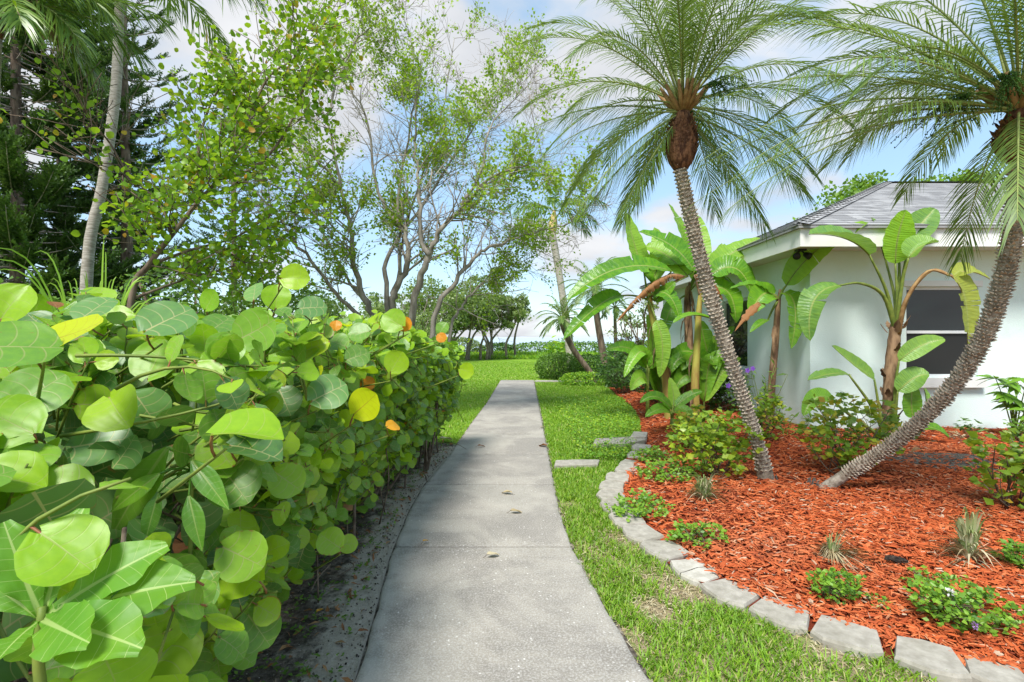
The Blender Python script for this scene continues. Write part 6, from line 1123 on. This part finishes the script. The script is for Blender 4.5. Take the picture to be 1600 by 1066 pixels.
fallen(848, 697, .16, 2.2, 'seagrape_brown', 'reddish brown fallen leaf at the grass edge of the walk'); fallen(752, 698, .10, .3, 'seagrape_brown', 'small dark fallen leaf far along the walk'); fallen(848, 668, .13, 1.0, 'straw', 'yellowish fallen leaf at the grass edge of the walk'); fallen(665, 848, .05, .8, 'seagrape_orange', 'tiny orange leaf fragment on the near part of the walk'); fallen(697, 686, .2, .6, 'straw', 'large pale fallen leaf on the lawn beside the hedge end', .05)
fallen(500, 958, .05, 1.2, 'seagrape_orange', 'small orange fallen leaf on the dark soil', .03); fallen(567, 990, .05, .4, 'seagrape_brown', 'small brown fallen leaf on the pale sand by the walk', .03)
# ---------------------------------------------------------------- clipped bushes and waterfront planting
def clipped(name, c, r, n, leaf, mat, label, cat='hedge', power=2.6, T=SMALL, group=None):
    """leafy solid: leaves over the skin of a rounded box, with a twiggy core"""
    c = np.asarray(c, float); r = np.asarray(r, float); t = thing(name, (c[0], c[1], 0), label, cat, group); v = nrm(rng.normal(size=(n, 3))); s = (np.abs(v)**power).sum(1)**(-1 / power); bump = 1 + .07 * np.sin(v[:, 0] * 7 + c[0]) * np.cos(v[:, 2] * 6 + v[:, 1] * 5); P = c + v * (s * bump * (1 - .28 * rng.random(n)**2))[:, None] * r; P[:, 2] = np.maximum(P[:, 2], .03)
    g = G(); g.inst(T, frames(rng.normal(size=(n, 3)) + v, v + .5 * rng.normal(size=(n, 3)) + [0, 0, .3]) * rng.uniform(*leaf, n)[:, None, None], P); g.build('foliage', M[mat], t)
    g = G()
    for k in range(24):
        e = P[rng.integers(n)] * .85 + c * .15; b0 = np.array([c[0] + (e[0] - c[0]) * .5, c[1] + (e[1] - c[1]) * .4, -.02]); tube(g, catmull([b0, (b0 + e) / 2 + rng.normal(size=3) * .05, e], 3), np.linspace(.02, .006, 7), 4)
    g.build('stems', M['hedge_stem'], t)
clipped('clipped_bush', (1.75, 18.9, .42), (.85, .7, .50), 5200, (.05, .10), 'hedge_leaf', 'clipped rounded bush at the end of the concrete walk', 'bush')
clipped('clipped_bush', (2.95, 19.2, .40), (.8, .7, .45), 4200, (.05, .10), 'dark_leaf', 'darker clipped bush joined behind the leaning dwarf palm', 'bush')
clipped('low_bush', (2.45, 16.4, .14), (.9, .55, .24), 3400, (.04, .08), 'bright_ground', 'low bright green bush at the lawn corner before the clipped bush', 'bush')
clipped('low_bush', (3.6, 15.6, .3), (.75, .6, .6), 3000, (.06, .12), 'dark_leaf', 'leafy dark bush at the far tip of the mulch bed', 'bush')
clipped('waterfront_hedge', (4.6, 43, .35), (5.6, .9, .75), 7000, (.12, .24), 'hedge_leaf', 'long green hedge along the water behind the lawn palms')
clipped('waterfront_hedge', (-4.6, 41, .5), (2.2, .8, .98), 4200, (.12, .24), 'far_leaf', 'tall grey-green hedge below the slim shore trees')
clipped('waterfront_hedge', (-1.2, 42.5, .3), (1.4, .7, .72), 3000, (.12, .22), 'dark_leaf', 'short dark hedge stretch at the open water gap')
clipped('waterfront_hedge', (11.5, 40, .35), (3.5, .9, .9), 4000, (.12, .24), 'hedge_leaf', 'waterfront hedge stretch behind the banana clump')
clipped('waterfront_hedge', (-9.5, 40, .55), (5.0, .9, 1.1), 5000, (.12, .24), 'dark_leaf', 'dark hedge stretch behind the stems of the sparse tree')
g = G(); n = 9000; y = rng.uniform(35.5, 41, n); x = rng.uniform(-6, 6.5, n); h = .12 + .22 * (y - 35.5) / 5.5; s = rng.uniform(.10, .2, n); D = rng.normal(size=(n, 3)); D[:, 2] = np.abs(D[:, 2]) + .5
g.inst(NARROW, frames(D, rng.normal(size=(n, 3))) * (s * 1.6)[:, None, None], np.stack([x, y, h * rng.random(n)], -1)); g.build('ground_cover', M['bright_ground'], kind='stuff')
# weeping yellow-green shrub by the far palm
shrub('weeping_shrub', (3.3, 34, 0), 1.0, 1.3, 700, (.2, .5), 'bright_ground', 'drooping yellow-green shrub by the trunk of the distant queen palm', T=NARROW, up=.1)
